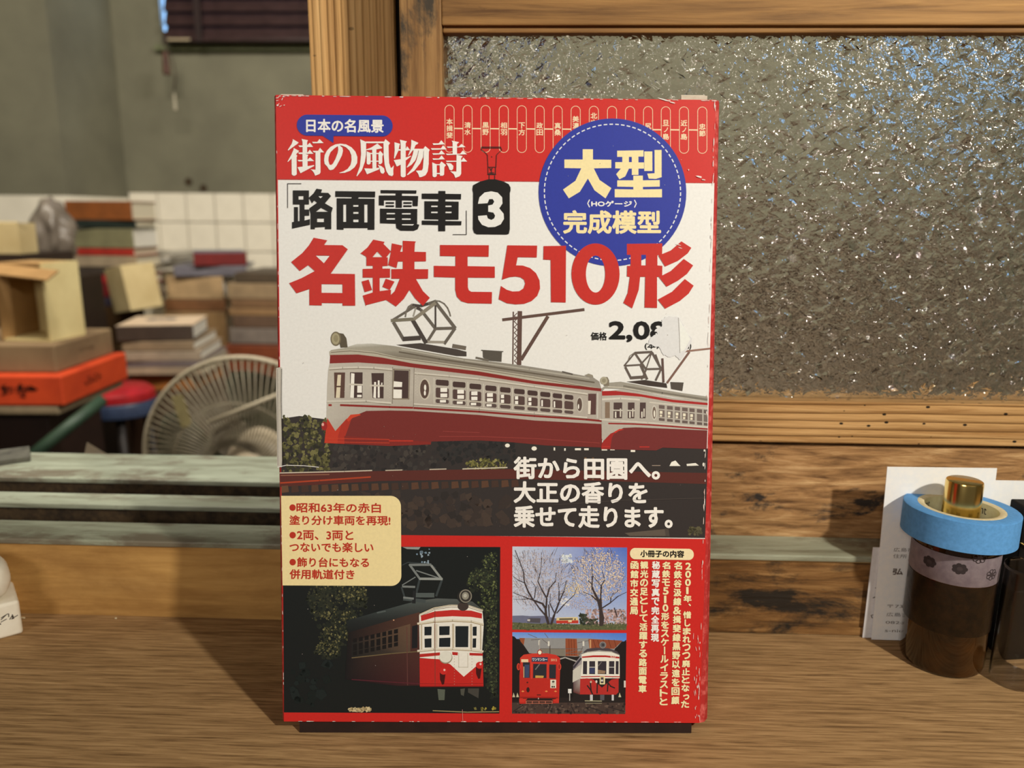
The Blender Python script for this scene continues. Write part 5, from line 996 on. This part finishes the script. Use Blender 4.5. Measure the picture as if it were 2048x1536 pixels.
# side face and nearer wall at the left
YP = 2.30; pxx = at(112, 200, YP).x
wl = struct(empty('wall_left', (0, 0, 0)))
def quad_wall(name, pts, z0, z1, m, par, th=.06):
    (xa, ya), (xb, yb) = pts; d = Vector((xb-xa, yb-ya)).normalized(); n = Vector((-d.y, d.x))*th
    bm = bmesh.new(); vs = [bm.verts.new((x, y, z)) for z in (z0, z1) for x, y in ((xa, ya), (xb, yb), (xb+n.x, yb+n.y), (xa+n.x, ya+n.y))]
    for q in ((0, 1, 2, 3), (4, 5, 6, 7), (0, 1, 5, 4), (1, 2, 6, 5), (2, 3, 7, 6), (3, 0, 4, 7)): bm.faces.new([vs[i] for i in q])
    bmesh.ops.recalc_face_normals(bm, faces=bm.faces); return from_bm(name, bm, m, par)
quad_wall('plaster_face', ((pxx, YP), (cor.x, YW)), TT-.02, 1.7, M_plaster, wl); quad_wall('plaster_face', ((-2.6, YP-.03), (pxx, YP)), TT-.02, 1.7, M_plaster, wl)
quad_wall('plaster_face', ((-2.6, -1.8), (-2.6, YP-.03)), -.8, 1.7, M_plaster, wl); quad_wall('tiled_dado', ((pxx, YP), (cor.x, YW)), -.8, TT-.02, M_tile, wl); quad_wall('tiled_dado', ((-2.6, YP-.03), (pxx, YP)), -.8, TT-.02, M_tile, wl)
struct(box('wall_right', 2.2, 2.3, -1.8, YW+.1, -.82, 1.7, M_plaster)); struct(box('ceiling', -2.6, 2.3, -1.8, YW+.1, 1.7, 1.75, M_plaster))
for k, (x, y) in enumerate(((378, 363), (408, 376))):
    p = at(x, y, YW-.001); h_ = lathe('nail_hole', [(0, 0), (.010, .001), (.012, .003), (0, .0035)], mat('rust', S(58, 44, 26), .9), wb, 12); h_.location = (p.x, -.002, p.z); h_.rotation_euler = (math.pi/2, 0, 0)

# ---- helper for boxes and books placed by their front edge
def corners(x0, x1, ytop, ybot, Y):
    a = at(x0, (ytop+ybot)/2, Y); b = at(x1, (ytop+ybot)/2, Y); m = (x0+x1)/2
    return a.x, b.x, at(m, ytop, Y).z, at(m, ybot, Y).z
def page_mat(c): return noisy('book_pages', c, tuple(v*.8 for v in c[:3])+(1,), 700, .9)
M_pages = page_mat(S(226, 214, 186)); M_pages2 = page_mat(S(240, 234, 220))
_mats = {}
def cm(r, g, b, rough=.55):
    k = (r, g, b)
    if k not in _mats: _mats[k] = noisy('cover_%02x%02x%02x' % k, S(r, g, b), S(int(r*.86), int(g*.86), int(b*.86)), 25, rough)
    return _mats[k]
def book(label, x0, x1, z0, z1, Y, depth, col, rot=0, pages=None, group=None, top=None):
    """closed book lying flat, spine towards the window: covers, spine, page block"""
    w_ = x1-x0; b = empty('book', ((x0+x1)/2, Y+depth/2, z0), math.radians(rot)); t = min(.0025, (z1-z0)*.16); hh = z1-z0
    m = cm(*col)
    box('page_block', -w_/2+.003, w_/2-.003, -depth/2+.002, depth/2-.003, t, hh-t, pages or M_pages, b)
    box('cover', -w_/2, w_/2, -depth/2, depth/2, 0, t, m, b); box('cover', -w_/2, w_/2, -depth/2, depth/2, hh-t, hh, top or m, b)
    box('spine', -w_/2, w_/2, -depth/2-.001, -depth/2+.0018, 0, hh, m, b, min(.002, hh*.1))
    tag(b, label, 'book', group); return b
def stack(Y, depth, items, group):
    for (x0, x1, yt, yb, col, label, kw) in items:
        a, b, z1, z0 = corners(x0, x1, yt, yb, Y)
        book(label, a, b, z0, z1, Y+kw.get('dy', 0), kw.get('depth', depth), col, kw.get('rot', 0), kw.get('pages'), group, kw.get('top'))
M_carton = noisy('brown_carton', S(176, 138, 88), S(156, 120, 74), 14, .8); M_carton2 = noisy('dull_carton', S(140, 116, 84), S(124, 100, 72), 14, .8); M_carton3 = noisy('pale_carton', S(206, 186, 138), S(188, 166, 118), 14, .8)
# rear left stack
gA = 'books in the tall rear left stack'; YA = 2.02
stack(YA, .12, [
    (131, 268, 402, 440, (138, 78, 34), 'thick brown book topmost on the tall rear left stack', dict(rot=-3)),
    (146, 268, 440, 456, (30, 40, 34), 'thin black and green book second from the top of the rear left stack', dict(rot=3)),
    (142, 271, 457, 496, (128, 124, 92), 'thick grey green book in the middle of the rear left stack', dict(rot=-3, pages=M_pages2)),
    (146, 272, 497, 511, (168, 44, 34), 'thin book with red spine under the grey green one', dict(rot=-3)),
    (146, 278, 512, 534, (164, 146, 120), 'pale grey book just above the dark gap of the rear left stack', dict(rot=-3)),
    (140, 280, 536, 549, (62, 52, 44), 'dark grey book below the pale one in the rear left stack', dict(rot=5)),
    (138, 284, 550, 568, (164, 22, 34), 'crimson book in the lower rear left stack', dict(rot=5)),
    (140, 284, 569, 594, (132, 26, 34), 'maroon book under the crimson one', dict(rot=5)),
    (142, 282, 595, 612, (74, 66, 84), 'dark blue book under the maroon one', dict(rot=5)),
    (144, 286, 613, 700, (92, 66, 38), 'brown volume at the foot of the rear left stack', dict(rot=4))], gA)
# white paper sheaf beside it
gB = 'paper piles between the stacks'
a, b, z1, z0 = corners(276, 330, 512, 540, 2.15)
for k in range(4):
    s = box('magazine', -.05, .05, -.12, .12, 0, .011, (cm(206, 200, 186), cm(176, 168, 150), cm(226, 220, 208), cm(190, 182, 166))[k]); s.location = ((a+b)/2+.006*k, 2.30, z0+k*.0115); s.rotation_euler = (0, 0, math.radians(-20+4*k)); tag(s, ('lowest', 'second', 'third', 'topmost')[k]+' pale magazine in the small pile right of the rear left stack', 'magazine', gB)
for k, (yt, yb, c) in enumerate(((545, 566, (150, 126, 110)), (567, 588, (120, 34, 40)), (589, 612, (110, 92, 96)), (613, 690, (90, 72, 56)))):
    a, b, z1, z0 = corners(292, 326, yt, yb, 2.28); book(('mauve', 'dark red', 'violet grey', 'brown')[k]+' book end showing just right of the small leaning carton', a, b, z0, z1, 2.28, .12, c, 0, None, gB)
# middle stack
gC = 'books in the middle stack'; YC_ = 2.05
stack(YC_, .22, [
    (364, 462, 505, 531, (116, 30, 28), 'dark red book with blue top, topmost of the middle stack', dict(rot=24, depth=.17, top=cm(92, 100, 118))),
    (334, 470, 532, 552, (112, 108, 116), 'slate blue book under the topmost red one', dict(rot=14, depth=.20, pages=M_pages2)),
    (328, 436, 553, 598, (178, 148, 108), 'thick tan book of the middle stack', dict(rot=6, pages=M_pages2)),
    (326, 444, 599, 622, (126, 84, 50), 'brown book under the thick tan one', dict(rot=4)),
    (330, 450, 623, 700, (150, 118, 78), 'thick buff volume at the foot of the middle stack', dict(rot=2))], gC)
# right stack, half behind the box
gD = 'books in the right stack beside the red box'; YD = 2.0
stack(YD, .22, [
    (470, 640, 546, 566, (84, 70, 54), 'dark brown book topmost on the right stack beside the red box', {}), (455, 640, 567, 598, (156, 132, 100), 'tan book second from top of the right stack', {}),
    (462, 640, 599, 616, (128, 96, 66), 'brown book third from top of the right stack', {}), (458, 640, 617, 632, (150, 116, 78), 'ochre book fourth from top of the right stack', {}), (466, 640, 633, 656, (104, 80, 62), 'dark umber book fifth from top of the right stack', {}),
    (460, 640, 657, 688, (128, 116, 106), 'thick grey book above the orange box of the right stack', {})], gD)
a, b, z1, z0 = corners(452, 640, 689, 760, YD); o = box('orange_carton', a, b, YD, 2.2, z0, z1-.001, cm(126, 62, 34), None, .004); tag(o, 'dark orange carton under the right stack of books behind the fan', 'box')
o = box('side_table', corners(300, 700, 0, 1, 1.93)[0], corners(300, 760, 0, 1, 1.93)[1], 1.90, 2.40, z0-.03, z0-.001, cm(70, 50, 36)); tag(o, 'brown low table carrying the middle and right book stacks', 'table')
# front stack
gE = 'books in the near stack'; YE = 1.62
stack(YE, .19, [
    (221, 363, 651, 682, (72, 58, 48), 'near paperback with white cover and dark spine, topmost of the near stack', dict(rot=13, depth=.17, top=noisy('white_cover', S(214, 190, 160), S(204, 178, 148), 30, .6), pages=M_pages2)),
    (236, 372, 683, 702, (150, 128, 100), 'beige book second from top of the near stack', dict(rot=8, pages=M_pages2)),
    (240, 384, 703, 722, (168, 150, 128), 'pale pinkish book third from top of the near stack', dict(rot=9, pages=M_pages2)),
    (238, 392, 723, 734, (120, 108, 106), 'thin grey book fourth from top of the near stack', dict(rot=6)),
    (246, 396, 735, 750, (172, 152, 126), 'cream book lowest of the near stack', dict(rot=5))], gE)
tb = [c for c in COL.objects if c.get('label', '').startswith('near paperback')][0]
f = Flat(lambda x, y, d: (x, y, d), corners(221, 363, 651, 682, YE)[2]-corners(221, 363, 651, 682, YE)[3]+.0002, 1e-5); f.ell(-.01, .02, .034, .03, S(120, 108, 104), 28, hole=(.016, .012)); f.build('cover_emblem', INK, tb)
a, b, z1, z0 = corners(262, 384, 751, 782, YE+.01); o = box('orange_box', a, b, YE+.01, YE+.19, z0, z1, cm(170, 106, 48), None, .003); tag(o, 'orange brown carton under the near stack of books', 'box')
o = box('wooden_stand', a-.01, b+.02, YE, YE+.2, -.80, z0-.001, cm(74, 50, 34), None, .004); tag(o, 'dark wooden stand under the near stack behind the fan', 'stand')
o = box('wooden_stand', corners(138, 300, 700, 701, YA)[0]-.01, corners(138, 330, 700, 701, YA)[1], YA-.01, YA+.25, -.80, corners(138, 300, 700, 701, YA)[2]-.001, cm(64, 46, 32), None, .004); tag(o, 'dark wooden stand under the tall rear left stack', 'stand')
zt = corners(300, 700, 759, 760, 1.96)[3]
for lx_ in (-.86, -.32):
    o = box('table_leg', 0, .03, 0, .03, -.8, zt-.03, cm(70, 50, 36), bpy.data.objects['side_table']); o.location = (lx_, 1.92, 0)

# small pale carton leaning in front of the rear left stack
sc_ = empty('small_carton', (0, 0, 0)); p_ = at(262, 622, 1.90); sc_.location = p_; sc_.rotation_euler = (math.radians(4), math.radians(-9), math.radians(-38))
box('carton_body', -.10, 0, 0, .085, 0, .115, M_carton3, sc_, .002); tag(sc_, 'small pale carton standing between the rear left and middle stacks', 'box')
# cartons at the left, largest in front
def open_carton(name, loc, rz, wx, wy, hz, m, label, flaps):
    c = empty(name, loc, rz); t = .004
    box('front_wall', 0, wx, 0, t, 0, hz, m, c); box('rear_wall', 0, wx, wy-t, wy, 0, hz, m, c); box('side_wall', 0, t, t, wy-t, 0, hz, m, c); box('side_wall', wx-t, wx, t, wy-t, 0, hz, m, c); box('carton_floor', t, wx-t, t, wy-t, 0, t, m, c)
    for (sx, sy, lx2, ly2, rx, ry) in flaps:
        fo = box('flap', 0, lx2, 0, ly2, 0, .003, m, c); fo.location = (sx, sy, hz); fo.rotation_euler = (rx, ry, 0)
    tag(c, label, 'box'); return c
Y3 = 1.22
# shallow dull carton, orange tray, tray lid: seen corner-on
def corner_box(name, apx, apyt, apyb, Y, rz, wx, wy, m, label, cat='box', bev=.003):
    """box whose nearest vertical edge is at the given pixel column"""
    top = at(apx, apyt, Y); bot = at(apx, apyb, Y); c = empty(name, (top.x, Y, bot.z), rz); hz = top.z-bot.z
    o = box('carton_body', -wx, 0, 0, wy, 0, hz, m, c, bev); tag(c, label, cat); return c, hz
rz3 = math.radians(3)
co, h2 = corner_box('orange_box', 122, 752, 812, 1.18, rz3, .42, .22, noisy('orange_card', S(214, 74, 30), S(194, 62, 26), 20, .6), 'orange printed box with black handwriting under the shallow carton')
f = Flat(lambda x, y, d: (x, -d, y), .0004, 1e-5); rn = random.Random(3)
for k in range(7): squiggle(f, -.10+k*.008, h2*.45, .012, rn, S(40, 20, 14), .002)
f.build('marker_writing', INK, co)
f = Flat(lambda x, y, d: (d, x, y), .0004, 1e-5)
for k in range(4): squiggle(f, .07+k*.014, h2*.45, .009, rn, S(60, 24, 16), .0018)
f.build('marker_writing', INK, co)
cb, h1 = corner_box('shallow_carton', 108, 694, 750, 1.20, rz3, .40, .19, M_carton2, 'shallow dull brown carton on top of the orange box at the left')
cb.location.z = co.location.z+h2+.0005; zsh = cb.location.z+h1
f = Flat(lambda x, y, d: (d, x, y), .0004, 1e-5); f.text('2kg', .07, h1*.62, .12, h1*.45, S(90, 70, 50)); f.build('print', INK, cb)
cl, h3 = corner_box('card_tray', 116, 813, 830, 1.18, rz3, .42, .22, cm(150, 132, 104), 'pale card tray under the orange box', 'tray')
cs, h4 = corner_box('dark_cabinet', 96, 832, 1500, 1.22, rz3, .38, .17, cm(44, 26, 20), 'dark low cabinet under the pale tray at the left', 'cabinet')
g_ = from_bm('green_rod', tube_bm([at(60, 915, 1.12), at(206, 798, 1.22)], .010, 10), noisy('green_paint', S(52, 74, 56), S(40, 60, 46), 30, .5), None, True); tag(g_, 'dark green rod leaning under the boxes at the left', 'rod')
zt3 = zsh
M_inside = noisy('carton_inside', S(240, 222, 164), S(220, 198, 140), 10, .75)
def side_carton(name, loc, rz, wx, wy, hz, label):
    """carton on its side, mouth towards the window, one flap folded out over the top"""
    c = empty(name, loc, rz); t = .004
    box('rear_wall', 0, wx, wy-t, wy, 0, hz, M_inside, c); box('side_wall', 0, t, 0, wy-t, 0, hz, M_carton, c); box('side_wall', wx-t, wx, 0, wy-t, 0, hz, M_inside, c)
    box('carton_floor', t, wx-t, 0, wy-t, 0, t, M_inside, c); box('carton_top', t, wx-t, 0, wy-t, hz-t, hz, M_carton, c)
    fo = box('flap', 0, .125, -.030, 0, 0, .003, M_carton, c); fo.location = (-.006, -.001, hz-.002); fo.rotation_euler = (math.radians(26), math.radians(5), 0)
    fl = box('flap', 0, .020, -.003, 0, 0, hz-.004, M_carton, c); fl.location = (0, -.001, 0); fl.rotation_euler = (0, 0, math.radians(60))
    tag(c, label, 'box'); return c
p_ = at(6, 684, 1.235)
oc = side_carton('open_carton', (p_.x, 1.235, zt3+.0005), math.radians(-6), .088, .085, .128, 'open brown carton with its mouth towards the window on the shallow carton')
p_ = at(-60, 505, 1.46)
u = open_carton('open_carton', (p_.x, 1.46, at(40, 508, 1.46).z), math.radians(2), .098, .055, .058, M_carton3, 'pale open carton at the far left edge above the brown one', [(0, 0, .098, .03, math.radians(-30), 0)])
o = box('wooden_stand', p_.x-.05, p_.x+.105, 1.45, 1.62, -.80, at(40, 508, 1.46).z-.001, cm(50, 36, 26)); tag(o, 'dark stand at the far left behind the open cartons', 'stand')
# crumpled grey bag hanging behind the cartons
bm = bmesh.new(); bmesh.ops.create_icosphere(bm, subdivisions=4, radius=1); rn = random.Random(6); pc = at(106, 470, 1.80)
from mathutils import noise as mnoise
for v in bm.verts:
    q = v.co.copy(); d = 1+.35*mnoise.noise(q*2.2)+.12*mnoise.noise(q*6)
    v.co = Vector((q.x*.040*d*(1.15-.25*q.z), q.y*.045*d, q.z*.085*(1+.15*mnoise.noise(q*3))))
bag = from_bm('plastic_bag', bm, noisy('grey_plastic', S(126, 116, 104), S(104, 94, 84), 14, .35, bump=.3), None, True); bag.location = pc; tag(bag, 'crumpled grey plastic bag beside the pale carton and rear left stack', 'bag')
zb = pc.z-.085
o = box('wooden_stand', pc.x-.05, pc.x+.05, 1.72, 1.9, -.80, zb-.012, cm(46, 34, 26)); tag(o, 'dark stand under the crumpled grey bag', 'stand')
# red and blue stool
rs = empty('padded_stool', at(238, 800, 1.53)); rs.location.z = 0; tag(rs, 'round stool with red seat pad and blue rim behind the orange box', 'stool')
zz = at(238, 790, 1.51).z
lathe('seat_pad', [(0, zz+.016), (.058, zz+.014), (.070, zz+.004), (.072, zz-.010), (.068, zz-.014)], noisy('red_vinyl', S(168, 28, 34), S(140, 22, 28), 30, .4), rs, 40); lathe('seat_rim', [(.071, zz-.012), (.074, zz-.016), (.074, zz-.040), (.07, zz-.044), (0, zz-.044)], noisy('blue_rim', S(58, 70, 96), S(44, 54, 78), 30, .4), rs, 40)
for k in range(4):
    a = .5+k*math.pi/2; from_bm('leg', tube_bm([(.05*math.cos(a), .05*math.sin(a), zz-.04), (.085*math.cos(a), .085*math.sin(a), -.80)], .009, 10), cm(40, 32, 28), rs, True)
# folded white paper standing on a low shelf just behind the sill
wp = bmesh.new(); q = [at(150, 990, .60), at(174, 884, .60), at(224, 914, .60), at(262, 990, .60)]
vs = [wp.verts.new(v) for v in q]; wp.faces.new(vs); bmesh.ops.solidify(wp, geom=wp.faces[:], thickness=.0006)
wo = from_bm('folded_paper', wp, mat('white_paper', S(214, 204, 190), .8)); tag(wo, 'folded white paper corner poking up just behind the sill', 'paper')
zp = min(v.co.z for v in wo.data.vertices)
sp = box('low_shelf', q[0].x-.05, q[3].x+.02, .57, .64, -.80, zp-.0005, cm(40, 30, 24)); tag(sp, 'dark low shelf just beyond the sill holding the folded paper', 'shelf')

# electric fan
YF = 1.12; fc = at(497, 921, YF); RF = (at(497, 921, YF)-at(289, 921, YF)).length*.985
fan = empty('electric_fan', (fc.x, YF, 0)); tag(fan, 'old electric fan with pale wire guard and white hub partly behind the red box', 'fan')
M_wire = noisy('fan_wire', S(150, 140, 118), S(126, 116, 96), 60, .4); M_ring = noisy('fan_ring', S(190, 178, 154), S(170, 158, 134), 60, .4)
def disc(a, r, y=0): return (r*math.cos(a), y, fc.z+r*math.sin(a))
from_bm('guard_ring', tube_bm([disc(2*math.pi*i/96, RF) for i in range(96)], .0042, 10, closed=True), M_ring, fan, True)
bm = bmesh.new()
for i in range(92):
    a = 2*math.pi*i/92
    for sgn, dep in ((-1, .055), (1, .045)):
        tube_bm([disc(a+sgn*.42*(1-t)**1.2, RF*(.26+.74*t), sgn*dep*(1-t**2.2)) for t in [k/9 for k in range(10)]], .00125, 5, bm)
gw = from_bm('guard_wires', bm, M_wire, fan, True); gw['kind'] = 'stuff'
from_bm('inner_ring', tube_bm([disc(2*math.pi*i/64, RF*.26, -.053) for i in range(64)], .003, 8, closed=True), M_wire, fan, True)
from_bm('inner_ring', tube_bm([disc(2*math.pi*i/64, RF*.62, -.038) for i in range(64)], .0018, 8, closed=True), M_wire, fan, True)
M_blade = mat('smoky_blade', S(84, 92, 74), .35, trans=.6, ior=1.1)
for k in range(3):
    bm = bmesh.new(); rows = []
    for i in range(9):
        t = i/8; r = RF*(.16+.70*t); wd = .35+.5*math.sin(t*2.4); a0 = k*2.0944+1.1
        rows.append([bm.verts.new(disc(a0+(s-.5)*wd*1.9, r, (s-.5)*.035)) for s in [j/8 for j in range(9)]])
    for A, B in zip(rows, rows[1:]):
        for j in range(8): bm.faces.new((A[j], A[j+1], B[j+1], B[j]))
    bmesh.ops.solidify(bm, geom=bm.faces[:], thickness=.002); from_bm('blade', bm, M_blade, fan, True)
hb = lathe('motor_cap', [(0, .060), (.02, .058), (.038, .050), (.047, .034), (.050, .0), (.050, -.03)], noisy('cap_white', S(206, 190, 164), S(192, 176, 150), 40, .4), fan, 48); hb.location = (.026, 0, fc.z+.004); hb.rotation_euler = (math.pi/2, 0, 0)
from_bm('guard_bar', tube_bm([(at(416, 846, YF-.06).x-fc.x, -.06, at(416, 846, YF-.06).z), (at(575, 783, YF-.06).x-fc.x, -.05, at(575, 783, YF-.06).z)], .0032, 8), M_ring, fan, True)
tg = box('paper_tag', -.0085, .0085, -.001, 0, -.024, .024, noisy('yellowed_tag', S(170, 156, 108), S(150, 138, 96), 60, .7), fan); p_ = at(364, 822, YF-.045); tg.location = (p_.x-fc.x, -.045, p_.z); tg.rotation_euler = (0, math.radians(-14), 0)
from_bm('stand_pole', tube_bm([(0, .05, -.78), (0, .05, fc.z-.02)], .014, 14), M_ring, fan, True); lathe('stand_base', [(0, .03), (.1, .026), (.13, .008), (.13, 0), (0, 0)], M_ring, fan, 40).location = (0, .05, -.80)
for s in range(1):
    mh = lathe('motor_housing', [(0, 0), (.05, .002), (.055, .03), (.045, .09), (0, .1)], M_ring, fan, 32); mh.location = (0, .05, fc.z); mh.rotation_euler = (-math.pi/2, 0, 0)

# bookcase added behind the patterned glass to give it tonal contrast
bk = empty('bookcase', (.62, 2.38, -.80)); tag(bk, 'wooden bookcase added behind the patterned glass for tonal contrast', 'bookcase')
box('side_panel', -.50, -.48, 0, .2, 0, .86, cm(134, 118, 98), bk); box('side_panel', .62, .64, 0, .2, 0, .86, cm(134, 118, 98), bk); box('back_panel', -.48, .62, .19, .2, 0, .86, cm(128, 112, 94), bk)
for z in (.02, .30, .58, .84): box('shelf', -.48, .62, 0, .19, z, z+.02, cm(150, 132, 110), bk)
box('door_panel', -.47, .06, -.012, -.001, .04, .56, cm(152, 136, 114), bk); box('door_panel', .08, .61, -.012, -.001, .04, .56, cm(138, 122, 102), bk)
bpy.data.objects.remove(_to); bpy.data.curves.remove(_tc)
